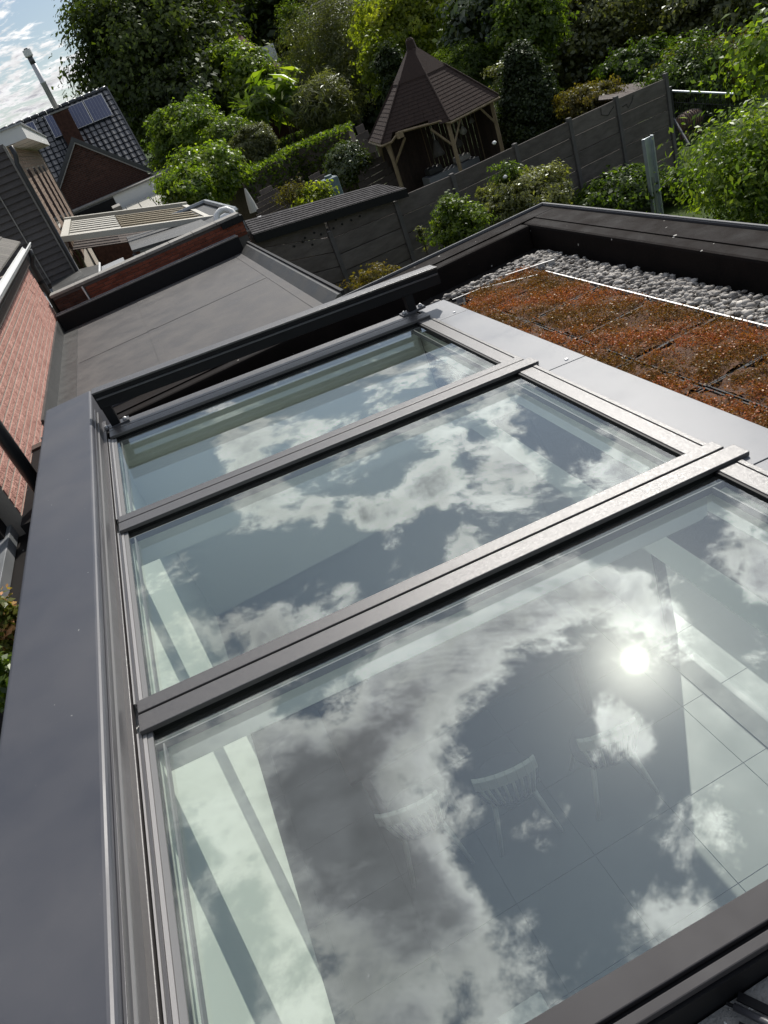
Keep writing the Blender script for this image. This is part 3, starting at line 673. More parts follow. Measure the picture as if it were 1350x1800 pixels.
MB().box(-1.56,1.70,13.41,13.52,-1.97,-1.935).build('zinc_gutter', M_zinc, nb)
MB().box(-1.56,1.70,13.24,13.30,-1.939,-1.93).build('upstand_lip', M_anthra, nb)
# grey zinc coping and bits at the lower left
zc = thing('zinc_wall_cap', 'pale zinc cap sheet below the salmon brick wall at the left edge', 'wall')
za = onz(31,862,-1.98)
MB().box(za[0]-.28,za[0],2.4,za[1],-2.08,-1.98).build('cap_sheet', M_zinc, zc, bevel=.004)
MB().box(za[0]-.25,za[0]-.03,2.4,za[1]-.03,GZ,-2.081).build('wall', M_epdmshade, zc)
MB().box(za[0]-.28,za[0]+.004,za[1]-.62,za[1]-.60,-1.979,-1.97).build('seam', M_zinc, zc)
MB().box(za[0]-.28,za[0]+.012,za[1]-.30,za[1]-.002,-1.979,-1.93).build('end_step', M_flash, zc)
MB().box(-1.72,-1.59,2.4,5.49,-2.6,-2.09).build('shade_backing', M_epdmshade, zc); MB().box(-3.0,-1.73,5.3,5.495,GZ,-1.2).build('shade_backing', M_epdmshade, zc)  # near-black slabs added to give this corner its shade
lg_ = thing('roof_ledge', 'dark timber ledge at the foot of the salmon brick wall beside the blue-grey cover', 'ledge')
MB().box(-1.59,-1.03,6.86,6.98,-2.02,-1.93).build('ledge_board', M_dktimber, lg_); MB().box(-1.59,-1.03,6.99,7.06,-2.10,-1.98).build('ledge_board', M_dktimber, lg_); MB().box(-1.592,-1.03,5.30,6.85,-2.6,-1.95).build('shade_fill_box', M_epdmshade, lg_); MB().box(-1.56,-1.05,7.07,7.85,-2.5,-2.21).build('shade_fill_box', M_epdmdk, lg_); MB().box(-1.575,-1.03,3.9,5.29,-2.70,-2.30).build('shade_fill_box', M_epdmshade, lg_)  # the boxes are dark fill added for the shaded gap around the ledge
# ---- red garden wall with coping
rw = thing('red_brick_wall', 'low red brick wall with stone coping behind the neighbouring flat roof', 'wall')
YRW = 13.62
zt0 = onY(100,520,YRW); zt1 = onY(418,378,YRW)
MB().box(-1.5,1.92,YRW+.014,YRW+.24,GZ,-1.70).build('wall_core', M_mortard, rw)
brick_face(rw, M_brickr, (-.95,YRW+.012,-2.03), (1,0,0), (0,-1,0), 2.87, .33, bl=.2, bh=.05, jt=.006, proud=.01, limit=90)
brick_face(rw, M_brickd, (-1.5,YRW+.012,-2.03), (1,0,0), (0,-1,0), .53, .33, bl=.2, bh=.05, jt=.006, proud=.01, limit=20)
brick_face(rw, M_brickd, (1.922,YRW,-2.9), (0,1,0), (1,0,0), .24, 1.2, bl=.115, bh=.05, jt=.008, proud=.01, limit=60)
for i in range(8):
    x0 = -1.52+i*.43; MB().box(x0,x0+.425,YRW-.035,YRW+.27,-1.70,-1.655).build('coping_stone', M_concl, rw, bevel=.004)
MB().box(1.55,1.95,YRW-.06,YRW+.30,-1.80,-1.70).build('end_cap', M_black, rw)
MB().tube([(-.98,YRW-.03,-2.0),(-.99,YRW-.03,-1.72)], .014, 8).build('vent_stub', M_pvcw, rw)
# ---- clad house with buff brick side
hb = thing('clad_house', 'tall house with grey horizontal cladding, buff brick side wall and white eaves', 'house')
XB, YB = -1.19, 17.
MB().box(-9,XB-.10,YB+.05,30,GZ,.60).build('wall', M_mortard, hb)
zr = -1.86; kk = 0
while zr < .60:
    MB().hexa([(-4.2,YB-.012,zr),(XB-.01,YB-.012,zr),(XB-.01,YB+.045,zr),(-4.2,YB+.045,zr),(-4.2,YB+.030,zr+.118),(XB-.01,YB+.030,zr+.118),(XB-.01,YB+.045,zr+.118),(-4.2,YB+.045,zr+.118)]).build('cladding_board', M_clad, hb)
    zr += .12; kk += 1
MB().box(XB-.035,XB+.012,YB-.022,YB+.06,-1.86,.62).build('corner_strip', M_concl, hb)
MB().box(XB-.56,XB-.54,YB-.024,YB-.013,-1.86,.5).build('joint_strip', M_concl, hb)
wallB = MB().box(XB-.095,XB-.014,YB+.07,29.8,GZ,.62).build('side_wall', M_mortar, hb)
for i in range(4):   # tall dark slit windows
    y0 = 19.3+i*2.45
    MB().box(XB-.012,XB+.004,y0,y0+.95,-2.2,.15).build('window', M_dkglass, hb)
def clipB(s, z):
    y = YB+.1+s
    for i in range(4):
        y0 = 19.3+i*2.45
        if y0-.05 < y < y0+1.0 and z < 2.18+.2: return False
    return True
brick_face(hb, M_brickb, (XB-.013,YB+.1,-2.2), (0,1,0), (1,0,0), 12.6, 2.82, bl=.21, bh=.07, jt=.012, proud=.012, limit=120, clip=clipB)
MB().tube([(XB+.10,YB-.06,.58),(XB+.10,YB-.06,.42),(XB+.05,YB-.07,.28),(XB+.04,YB-.07,-1.90),(XB+.12,YB-.09,-1.95)], .045, 10).build('downpipe', M_pipe, hb, smooth=True)
ez = .62
mb = MB(); mb.box(-9,XB+.42,YB+.5,29.9,ez,ez+.25); e_ = mb.build('eaves', M_pvcw, hb)
MB().box(-9,XB+.46,YB+.45,30,ez+.251,ez+.28).build('eaves_cap', M_zinc, e_)
for i in range(6): MB().box(XB-.1,XB+.4,YB+.6+i*2.1,YB+.615+i*2.1,ez-.004,ez-.001).build('soffit_joint', M_mortard, e_)
MB().tube([(XB-.02,29.86,-1.9),(XB-.02,29.86,.6)], .05, 8).build('downpipe', M_pipe, hb)
# lower grey roof sheets by the cladding foot
lr = thing('low_grey_roof', 'small grey sheet roof at the foot of the grey cladding', 'roof')
pz = [onz(86,487,-1.84),onz(176,464,-1.84),onz(176,497,-1.84),onz(95,518,-1.84)]
mb = MB(); mb.slab(pz,(0,0,-1),.06); mb.build('roof_sheet', M_flash, lr)
mb = MB(); mb.tube([pz[1]+(0,0,.02),pz[2]+(0,0,.02)], .02, 6); mb.build('white_edge', M_pvcw, lr)
MB().box(-2.6,-.2,14.2,16.6,GZ,-1.91).build('wall', M_whitedk, lr)
# ---- lean-to pergola with louvres
pg = thing('louvred_pergola', 'cream pergola roof with long slats sloping down from the buff brick wall', 'pergola')
def pgf(a, b, c):   # a along slope from wall, b along the wall, c normal
    x0, z0, th = XB+.03, -1.20, math.radians(14.6)
    return (x0+a*math.cos(th)+c*math.sin(th), b, z0-a*math.sin(th)+c*math.cos(th))
MB().box(0,3.2,17.55,17.72,-.10,.02,pgf).build('beam', M_cream, pg, bevel=.008)
MB().box(0,3.2,22.3,22.5,-.10,.06,pgf).build('beam', M_cream, pg, bevel=.008)
MB().box(0,.16,17.73,22.29,-.10,.02,pgf).build('beam', M_cream, pg)
MB().box(3.05,3.2,17.73,22.29,-.10,.0,pgf).build('beam', M_cream, pg)
for i in range(7):
    b = 18.1+i*.60
    MB().box(.17,1.25,b,b+.26,-.05,-.01,pgf).build('louvre', M_cream, pg, bevel=.006)
    MB().box(1.27,3.04,b+.06,b+.17,-.06,-.02,pgf).build('louvre', M_beige, pg)
MB().box(.17,3.04,17.73,22.29,-.30,-.28,pgf).build('slat_gap_shade', M_dktimber, pg)  # dark sheet added under the slats to shade the gaps between them
for b in (17.6, 22.4):
    p = pgf(3.1,b,-.1); MB().box(p[0]-.06,p[0]+.06,b-.06,b+.06,GZ,p[2]).build('post', M_cream, pg)
# ---- dark lean-to glass roof and small flat roof
cg = thing('dark_panel_roof', 'dark glazed lean-to roof of two wide panels behind the red brick wall', 'roof')
A = [onz(222,416,-1.78),onz(350,384,-1.95),onz(374,396,-1.95),onz(232,440,-1.78)]
mb = MB(); mb.slab(A,(0,0,-1),.05); mb.build('panel', M_flash, cg)
A2 = [p-np.array([0,0,.075]) for p in [onz(232,443,-1.73),onz(372,398,-1.90),onz(376,404,-1.90),onz(238,452,-1.73)]]
mb = MB(); mb.slab(A2,(0,0,-1),.04); mb.build('gutter', M_anthra, cg)
P = onz(236,446,-1.9); MB().box(P[0]-.04,P[0]+.04,P[1]-.04,P[1]+.04,GZ,-1.9).build('post', M_anthra, cg)
MB().box(-1.1,1.7,15.3,15.5,GZ,-2.25).build('wall', M_black, cg)  # painted black to stand for the shade under the pergola
sf = thing('small_flat_roof', 'small dark flat roof with raised edge next to the white loop of ducting', 'roof')
A = [onz(285,392,-2.0),onz(362,358,-2.0),onz(416,373,-2.0),onz(385,392,-2.0),onz(330,418,-2.0)]
mb = MB(); mb.slab(A,(0,0,-1),.25); mb.build('roof_slab', M_flash, sf)
mb = MB()
for i in range(3):
    a, b = A[i], A[i+1]; mb.tube([a+(0,0,.05),b+(0,0,.05)], .06, 6)
mb.build('raised_edge', M_zinc, sf)
cen = sum(A)/5; MB().box(cen[0]-.9,cen[0]+.8,cen[1]-.6,cen[1]+.6,GZ,-2.26).build('wall', M_whitedk, sf)
dc = onY(397,384,14.4)
pts_ = [dc+np.array([.17*math.cos(t), .10*math.sin(t), .14*math.sin(t)]) for t in np.linspace(-.6, 3.7, 14)]
tag(MB().tube(pts_, [.05+.008*(i % 2) for i in range(14)], 10).build('flexible_duct', M_pvcw, None, smooth=True), 'white foil-wrapped loop of ducting sticking up behind the end of the red brick wall', 'duct')
# ---- dark tiled house with solar panels
hc = thing('dark_tiled_house', 'dark glazed-tile house with solar panels, chimney and steel flue', 'house')
YR, YE, ZR, ZE = 46., 42., 2.32, -1.47; XL, XR = -4.6, 2.73
MB().box(XL+.1,XR-.25,YE+.5,YR+3,GZ,ZE-.1).build('wall', M_brickd, hc)
mb = MB(); mb.add([(XR-.1,YE+.2,ZE-.1),(XR-.1,YR*2-YE-.2,ZE-.1),(XR-.1,YR,ZR-.15),(XL,YE+.2,ZE-.1),(XL,YR*2-YE-.2,ZE-.1),(XL,YR,ZR-.15)], [(0,1,2),(3,5,4),(0,2,5,3),(1,4,5,2),(0,3,4,1)]); roofc = mb.build('roof', M_rtile, hc)
th = math.atan2(ZR-ZE, YR-YE); LS = math.hypot(ZR-ZE, YR-YE)
def rf(a, s, c):   # a = x, s = distance up the slope from the eave, c = normal
    return (a, YE+s*math.cos(th)-c*math.sin(th), ZE+s*math.sin(th)+c*math.cos(th))
tw, tl = .30, .36
tm = None; rest = MB(); cnt = 0
for r in range(int(LS/tl)+1):
    for c in range(int((XR-XL)/tw)):
        x1 = XR-c*tw; x0 = x1-tw+.012; s0 = r*tl; s1 = min(s0+tl+.03, LS)
        if s1-s0 < .1: continue
        P = np.array(rf(x0, s0, 0)); px = 675+FPX*(CM[0]@P)/(CM[2]@P); py = 900+FPX*(CM[1]@P)/(CM[2]@P)
        # hidden behind panels / wing
        mb = MB()
        xm = x0+(x1-x0)*.33; xn = x0+(x1-x0)*.62
        prof = [(x0,.005),(x0+.03,.028),(xm,.05),(xn,.03),(x1-.02,.018),(x1,.045)]
        for i in range(5):
            (xa,ca),(xb,cb) = prof[i],prof[i+1]
            mb.quad(rf(xa,s0,ca+.035),rf(xb,s0,cb+.035),rf(xb,s1,cb),rf(xa,s1,ca))
            mb.quad(rf(xa,s0,0),rf(xb,s0,0),rf(xb,s0,cb+.035),rf(xa,s0,ca+.035))
        if r < 9 and px > 60 and cnt < 200: mb.build('roof_tile', M_rtile, roofc, smooth=False); cnt += 1
        else: rest.add(mb.v, mb.f)
rest.build('roof_tiles', M_rtile, roofc, kind='stuff')
for i in range(18):
    x0 = XR-(i+1)*.41; mb = MB(); mb.tube([(x0,YR,ZR+.0),(x0+.39,YR,ZR+.02)], [.10,.125], 8); mb.build('ridge_tile', M_rtile, roofc, smooth=True)
mb = MB(); mb.hexa([rf(XR-.0,0,-.1),rf(XR+.07,0,-.1),rf(XR+.07,LS,-.1),rf(XR-.0,LS,-.1),rf(XR-.0,0,.09),rf(XR+.07,0,.09),rf(XR+.07,LS,.09),rf(XR-.0,LS,.09)]); mb.build('verge_tile', M_rtile, roofc)
for i, x0 in enumerate((1.35,.30,-.75,-2.35,-3.40)):
    s1 = LS-.32; s0 = s1-1.55
    p_ = MB().box(x0,x0+1.0,s0,s1,.10,.125,rf).build('solar_panel', M_alu, hc)
    for a in range(6):
        for b in range(2):
            MB().box(x0+.03+a*.158,x0+.03+a*.158+.150,s0+.03+b*.75,s0+.03+b*.75+.742,.1255,.129,rf).build('cell', M_cell, p_)
cx0 = onY(90,201,43.9)[0]; cx1 = onY(118,190,43.9)[0]; czt = onY(104,196,43.9)[2]
ch = MB().box(cx0+.02,cx1+.02,43.95,44.6,-.8,czt).build('chimney', M_brickd, hc)
brick_face(hc, M_brickd, (cx0+.02,43.948,-.6), (1,0,0), (0,-1,0), cx1-cx0, czt+.55, bl=.21, bh=.065, jt=.012, limit=60)
MB().box(cx0-.05,cx1+.09,43.88,44.68,czt,czt+.07).build('chimney_cap', M_concl, ch)
f0 = onY(99,190,44.2); f1 = f0+np.array([0,0,2.45])
fl_ = MB().tube([f0,f0+(0,0,1.1),f0+(0,0,1.12),f0+(0,0,1.17),f0+(0,0,1.19),f0+(0,0,2.25)], [.13,.13,.15,.15,.13,.13], 14).build('steel_flue', M_steel, ch, smooth=True)
MB().tube([f0+(0,0,1.95),f0+(0,0,2.26)], .134, 14).build('soot_band', M_anthra, fl_, smooth=True)
MB().tube([f0+(0,0,2.26),f0+(0,0,2.30),f0+(0,0,2.56)], [.15,.20,.20], 14).build('flue_cap', M_pvcw, fl_)
MB().tube([f0+(0,0,2.56),f0+(0,0,2.62)], [.10,.10], 10).build('flue_top', M_anthra, fl_)
# gabled wing
YG = 38.; gx, gz = .0, .62; hwid, gh = 2.42, 2.22
wg = MB(); wg.add([(gx-hwid,YG,GZ),(gx+hwid-.15,YG,GZ),(gx+hwid-.15,YG,gz-gh+.1),(gx,YG,gz),(gx-hwid,YG,gz-gh),(gx-hwid,43.5,GZ),(gx+hwid-.15,43.5,GZ),(gx+hwid-.15,43.5,gz-gh+.1),(gx,43.5,gz),(gx-hwid,43.5,gz-gh)],
       [(0,1,2,3,4),(9,8,7,6,5),(1,6,7,2),(0,4,9,5)]); wg.build('gable_wall', M_mortard, hc)
brick_face(hc, M_brickd, (gx-hwid,YG-.001,gz-gh-1.0), (1,0,0), (0,-1,0), hwid*2-.15, gh+1.0, bl=.21, bh=.065, jt=.012, limit=130, clip=lambda s, z: z-1.0 < gh*(1-abs(s-hwid)/hwid)-.05)
for sg in (-1, 1):
    p0 = np.array([gx, YG-.15, gz+.16]); p1 = np.array([gx+sg*hwid*1.04, YG-.15, gz+.16-gh*1.04]); d = p1-p0
    mb = MB(); q = [p0,p1,p1+(0,5.6,0),p0+(0,5.6,0)]; mb.hexa([*(x-np.array([0,0,.1]) for x in q), *q]); mb.build('wing_roof', M_rtile, hc)
    mb = MB(); q = [p0-(0,.01,.04),p1-(0,.01,.04),p1+(0,.10,-.04),p0+(0,.10,-.04)]; mb.hexa([*(x-np.array([0,0,.16]) for x in q), *q]); mb.build('verge_board', M_rtile, hc)
    mb = MB(); q = [p0-(0,.02,.22),p1-(0,.02,.22),p1+(0,.10,-.22),p0+(0,.10,-.22)]; mb.hexa([*(x-np.array([0,0,.06]) for x in q), *q]); mb.build('verge_strip', M_concl, hc)
# ---- extension with white wall
he = thing('white_wall_extension', 'flat-roofed extension with a plain white wall in front of the brick gable', 'building')
KE = 36.9/30
MB().box(-3.1,.32*KE,36.96,37.9,GZ,-1.50*KE).build('wall', M_whitedk, he)
MB().box(.321*KE,2.2*KE,36.9,37.9,GZ,-1.50*KE).build('white_wall', M_pvcw, he)
MB().box(-3.2,2.28*KE,36.8,37.95,-1.50*KE,-1.44*KE).build('roof_edge', M_concl, he, bevel=.01)
MB().box(2.3,3.6,38.0,41,GZ,-1.75).build('flat_wing', M_concl, he)
MB().box(-2.0,.30*KE,36.88,36.95,GZ,-1.56*KE).build('glazed_front', M_black, he)
lt = thing('pale_lean_to_roof', 'pale cream lean-to roof sheets below the white wall', 'roof')
for i in range(5):
    x0 = .10+i*.58
    MB().hexa([(x0,32.4,-2.92),(x0+.54,32.4,-2.92),(x0+.54,36.7,-2.44),(x0,36.7,-2.44),(x0,32.4,-2.87),(x0+.54,32.4,-2.87),(x0+.54,36.7,-2.39),(x0,36.7,-2.39)]).build('roof_sheet', M_cream, lt)
MB().box(.1,2.9,32.6,36.6,GZ,-2.99).build('wall', M_whitedk, lt)
bw = thing('brick_garden_shed', 'small brown brick outhouse between the pergola and the white wall', 'shed')
a = onY(160,395,26.2); b = onY(213,378,26.2); 
MB().box(a[0]-.3,b[0],26.2,27.2,GZ,-1.86).build('wall', M_brickd, bw)
MB().box(b[0]-.14,b[0]+.12,26.1,27.3,-1.86,-1.62).build('roof_edge', M_concl, bw)
# ---- distant houses
ho = thing('orange_roof_house', 'house with orange tiled hipped roof and white dormer behind the trees', 'house')
YH = 57.
a = onY(437,42,YH); l = onY(400,70,YH); r = onY(502,112,YH)
mb = MB(); zb = onY(440,130,YH)[2]
mb.add([(a[0],YH+4,a[2]),(l[0]-1.6,YH,a[2]-3.0),(r[0],YH,a[2]-3.4),(r[0],YH+8,a[2]-3.4),(l[0]-1.6,YH+8,a[2]-3.0)],[(0,1,2),(0,2,3),(0,3,4),(0,4,1)]); mb.build('roof', M_orange, ho)
MB().box(l[0]-1.3,r[0]-.4,YH+.3,YH+7.6,GZ,a[2]-3.3).build('wall', M_brickd, ho)
q = onY(465,90,YH-.5); MB().box(q[0]-.5,q[0]+.7,YH-.6,YH+2,q[2]-.7,q[2]+.25).build('dormer', M_pvcw, ho)
hs = thing('grey_roof_house', 'house with steep grey slate roof half hidden by the feathery tree', 'house')
YH = 58.
a = onY(548,8,YH); b = onY(600,-20,YH); c = onY(640,60,YH-4); d = onY(515,95,YH-4)
mb = MB(); mb.slab([a,b+(2,0,0),c+(2,0,0),d],(0,1,0),.2); mb.build('roof', M_slate, hs)
MB().box(d[0],c[0]+2,YH-3.4,YH+3,GZ,d[2]-.1).build('wall', M_mortard, hs)
n_ = 14
for i in range(n_):
    t0, t1 = i/n_, (i+1)/n_; P0 = a+(d-a)*t1; P1 = (b+(2,0,0))+(c-b)*t1; P0u = a+(d-a)*t0; P1u = (b+(2,0,0))+(c-b)*t0
    mb = MB(); mb.quad(P0-(0,.12,-.04),P1-(0,.12,-.04),P1u-(0,.03,0),P0u-(0,.03,0)); mb.quad(P0-(0,.12,-.04),P1-(0,.12,-.04),P1-(0,.0,.05),P0-(0,.0,.05)); mb.build('slate_course', M_slate, hs)
# ================================================================== fence
hF = 1.445; P0F = np.array([9.023,20.659,-3.873])*.72; dF = np.array([math.sin(hF), math.cos(hF), 0]); nF = np.array([dF[1],-dF[0],0])
def onF(x, y): r_ = ray(x, y); return r_*((P0F@nF)/(r_@nF))
def sF(P): return float((P-P0F)@dF)
fe = thing('concrete_fence', 'long dark concrete board fence with slim posts crossing behind both flat roofs', 'fence')
tops = [(432,424),(578,366),(697,318),(794,307),(905,254),(1000,209),(1082.6,171),(1170,133)]
posttop = [(432,424),(578,407),(694,354),(794,307),(905,254),(1000,209),(1082.6,171),(1170,133)]
Ps = [onF(*p) for p in tops]; Pp = [onF(*p) for p in posttop]
Sx = [sF(P) for P in Pp]
def fP(s, off, z): q = P0F+dF*s+nF*off; return (q[0], q[1], z)
# heights of each bay top (left, right)
ztop = [(Pp[0][2]+.18, onF(578,386)[2]+.0), (onF(578,386)[2], onF(694,341)[2]), (onF(712,340)[2], Pp[3][2]-.0), (Pp[3][2]-.01, Pp[4][2]-.02), (Pp[4][2]-.03,Pp[5][2]-.03),(Pp[5][2]-.03,Pp[6][2]-.03),(Pp[6][2]-.03,Pp[7][2]-.04)]
for i in range(7):
    s0, s1 = Sx[i]+.035, Sx[i+1]-.035; za, zb = ztop[i]
    nbo = int(round((max(za,zb)-GZ)/.335)); 
    for k in range(nbo):
        h0a = GZ+(za-GZ)*k/nbo; h1a = GZ+(za-GZ)*(k+1)/nbo-.012; h0b = GZ+(zb-GZ)*k/nbo; h1b = GZ+(zb-GZ)*(k+1)/nbo-.012
        o_ = random.uniform(-.008,.006)
        p = [fP(s0,o_,h0a),fP(s1,o_,h0b),fP(s1,o_-.04,h0b),fP(s0,o_-.04,h0a),fP(s0,o_,h1a),fP(s1,o_,h1b),fP(s1,o_-.04,h1b),fP(s0,o_-.04,h1a)]
        MB().hexa(p).build('fence_board', M_concrete, fe, bevel=.006, seg=1)
for i in range(8):
    z = Pp[i][2]+(.02 if i > 2 else 0); s = Sx[i]; w = .045
    if i == 7: z += .03
    MB().hexa([fP(s-w,.045,GZ),fP(s+w,.045,GZ),fP(s+w,-.07,GZ),fP(s-w,-.07,GZ),fP(s-w,.035,z),fP(s+w,.035,z),fP(s+w,-.06,z),fP(s-w,-.06,z)]).build('fence_post', M_post, fe, bevel=.006, seg=1)
# small round holes in the top boards of the second bay
for (x, y) in [(517,433),(532,425),(549,430),(536,418),(552,409),(564,412),(586,401),(601,394),(617,387),(602,380),(590,386),(575,404),(632,380)]:
    P = onF(x, y); q = P+nF*.012*(1 if nF[1] < 0 else -1)
    MB().tube([P-nF*.02, P+nF*.020], .021, 10).build('round_hole', M_black, fe)
# graffiti-like wire loop on the last bay
wl = [onF(x,y)+nF*.02 for x,y in [(1055,190),(1056,202),(1068,203),(1078,187)]]
wl2 = [onF(x,y)+nF*.02 for x,y in [(1093,188),(1100,183),(1103,190),(1110,178),(1112,167)]]
tag(MB().tube(wl, .006, 5).tube(wl2, .006, 5).build('wire_loop', M_black, None), 'thin dark wire bent in loops on the fence bay before the last post', 'wire')
# shed roof behind the fence top
sh = thing('shingled_shed', 'low shed roof of grey shingles along the top of the concrete fence', 'shed')
e0 = onF(440,412)-nF*.0; e1 = onF(708,331)
bk = 1.25; out = -nF if nF[1] < 0 else nF
# eave line in front of the fence, rising backwards
g0 = e0-out*.12; g1 = e1-out*.12
dR = (g1-g0); LR = np.linalg.norm(dR); dR /= LR
def onplane(x, y, p, n): r_ = ray(x,y); return r_*((p@n)/(r_@n))
nn = np.cross(dR, out*math.cos(.30)+np.array([0,0,math.sin(.30)])); nn /= np.linalg.norm(nn)
if nn[2] < 0: nn = -nn
tl_ = onplane(430,388,g0,nn); tr_ = onplane(664,324,g0,nn)
tl_ = g0+(tl_-g0); 
rows = 7
mb = MB(); mb.slab([g0-nn*.03,g1-nn*.03,tr_-nn*.03,tl_-nn*.03],-nn,.05); mb.build('roof_deck', M_dktimber, sh)
nshg = 0
for r in range(rows):
    t0, t1 = r/rows, (r+1)/rows
    L0, R0 = g0+(tl_-g0)*t0, g1+(tr_-g1)*t0; L1, R1 = g0+(tl_-g0)*t1, g1+(tr_-g1)*t1
    n_ = 26; ofs = .5*(r % 2)/n_
    for c in range(n_+1):
        a0 = max(0,c/n_-ofs); a1 = min(1,(c+1)/n_-ofs)-.0012
        if a1-a0 < .004: continue
        q = [L0+(R0-L0)*a0, L0+(R0-L0)*a1, L1+(R1-L1)*a1, L1+(R1-L1)*a0]
        MB().hexa([*(x-nn*.014 for x in q), q[0]+nn*.014, q[1]+nn*.014, q[2]+nn*.002, q[3]+nn*.002]).build('shingle', M_slate, sh)
mb = MB(); mb.slab([g0+nn*.0-out*.004,g1-out*.004,g1-out*.004-np.array([0,0,.16]),g0-out*.004-np.array([0,0,.16])],-out,.03); mb.build('fascia_board', M_black, sh)
zz0 = min(g0[2],g1[2]); 
mb = MB(); q = [g0+out*.3,g1+out*.3,tr_-out*.1,tl_-out*.1]; mb.slab([(p[0],p[1],GZ) for p in q],(0,0,1),zz0-.25-GZ); mb.build('wall', M_dktimber, sh)
# ================================================================== gazebo
gc = np.array([9.5,22.45]); GR = 2.06; ZEV = -2.52
gz_ = thing('hexagonal_gazebo', 'dark brown shingled hexagonal gazebo with pale timber posts behind the fence', 'gazebo')
ang = [math.radians(20+60*k) for k in range(6)]
ev = [np.array([gc[0]+GR*math.cos(a), gc[1]+GR*math.sin(a), ZEV]) for a in ang]
apex = onY(716,80,gc[1]); apex = np.array([gc[0], gc[1], apex[2]])
mid = [np.array([gc[0]+(e[0]-gc[0])*.37, gc[1]+(e[1]-gc[1])*.37, ZEV+(apex[2]-ZEV)*.615]) for e in ev]   # bell-cast profile
for k in range(6):
    a, b = ev[k], ev[(k+1) % 6]; ma, mb_ = mid[k], mid[(k+1) % 6]
    nr_ = 14
    front = (k == 3)    # entrance side: eave lifted
    rf_ = None
    for r in range(nr_):
        t0, t1 = r/nr_, (r+1)/nr_
        A0, B0 = a+(ma-a)*t0, b+(mb_-b)*t0; A1, B1 = a+(ma-a)*t1, b+(mb_-b)*t1
        nrm = np.cross(B0-A0, A1-A0); nrm /= np.linalg.norm(nrm); nrm = nrm if nrm[2] > 0 else -nrm
        nseg = max(2, int(round(7*(1-t0*.7))))
        for c in range(nseg):
            u0, u1 = c/nseg, (c+1)/nseg-.004
            q = [A0+(B0-A0)*u0, A0+(B0-A0)*u1, A1+(B1-A1)*u1, A1+(B1-A1)*u0]
            if front and r < 2:
                um = (u0+u1)/2
                if .2 < um < .85 and r == 0: continue
                if .2 < um < .75 and r == 1: continue
            if k in (2,3,4): MB().hexa([*(x-nrm*.012 for x in q), q[0]+nrm*.012, q[1]+nrm*.012, q[2]+nrm*.004, q[3]+nrm*.004]).build('shingle', M_shingle, gz_)
            else:
                if rf_ is None: rf_ = MB()
                rf_.hexa([*(x-nrm*.012 for x in q), q[0]+nrm*.012, q[1]+nrm*.012, q[2]+nrm*.004, q[3]+nrm*.004])
    if rf_: rf_.build('shingles', M_shingle, gz_, kind='stuff')
    # hood (upper cap), slightly proud
    h0 = ma+(ma-np.array([gc[0],gc[1],ma[2]]))*.10-np.array([0,0,.03]); h1 = mb_+(mb_-np.array([gc[0],gc[1],mb_[2]]))*.10-np.array([0,0,.03]); tp = apex+np.array([0,0,.0])
    mb = MB(); c0_ = np.array([gc[0],gc[1],apex[2]]); e0_ = c0_+(h0-c0_)*.12; e1_ = c0_+(h1-c0_)*.12; e0_[2] = e1_[2] = apex[2]-.06
    mb.hexa([h0-(0,0,.05),h1-(0,0,.05),e1_-(0,0,.05),e0_-(0,0,.05),h0,h1,e1_,e0_]); mb.build('hood_panel', M_shingle, gz_)
    # ridge roll
    MB().tube([a+(0,0,.02), ma+(0,0,.03)], .028, 6).build('ridge_roll', M_shingle, gz_)
    # eave board
    if not front: MB().tube([a-(0,0,.05), b-(0,0,.05)], .035, 4).build('eave_board', M_timber, gz_)
    else:
        A1 = a+(ma-a)*(1.7/nr_)+(b-a)*.22; B1 = b+(mb_-b)*(1.0/nr_)-(b-a)*.12
        MB().tube([a-(0,0,.05), a+(b-a)*.15-(0,0,.03), A1-(0,0,.02), B1-(0,0,.02), b-(0,0,.05)], .035, 4).build('eave_board', M_timber, gz_)
        MB().box(A1[0]-.09,A1[0]+.09,A1[1]-.12,A1[1]+.02,A1[2]-.16,A1[2]+.0).build('corner_block', M_timber, gz_)
MB().tube([apex-(0,0,.16),apex-(0,0,.02),apex+(0,0,.10),apex+(0,0,.16)], [.16,.14,.12,.06], 7).build('finial', M_shingle, gz_)
for k in range(6):
    e = ev[k]; c3 = np.array([gc[0],gc[1],e[2]]); q = c3+(e-c3)*.88; q[2] = ZEV-.04
    MB().tube([(q[0],q[1],GZ),(q[0],q[1],q[2])], .062, 4).build('post', M_timber, gz_)
    for kk_ in (1, -1):
        e2 = ev[(k+kk_) % 6]; q2 = c3+(e2-c3)*.88; d = (q2-q); d[2] = 0; d /= np.linalg.norm(d)
        MB().tube([q+np.array([0,0,-.62]), q+d*.52+np.array([0,0,-.02])], .035, 4).build('brace', M_timber, gz_)
# rear boarded sides
for k in (5, 0, 1):
    a, b = ev[k], ev[(k+1) % 6]; c3 = np.array([gc[0],gc[1],a[2]]); qa = c3+(a-c3)*.86; qb = c3+(b-c3)*.86
    n_ = 12
    for i in range(n_):
        u0, u1 = i/n_, (i+.93)/n_; p, q = qa+(qb-qa)*u0, qa+(qb-qa)*u1; w = np.cross(q-p,(0,0,1)); w = w/np.linalg.norm(w)*.02
        MB().hexa([(p[0],p[1],GZ),(q[0],q[1],GZ),(q[0]+w[0],q[1]+w[1],GZ),(p[0]+w[0],p[1]+w[1],GZ),(p[0],p[1],ZEV-.05),(q[0],q[1],ZEV-.05),(q[0]+w[0],q[1]+w[1],ZEV-.05),(p[0]+w[0],p[1]+w[1],ZEV-.05)]).build('wall_board', M_dktimber, gz_)
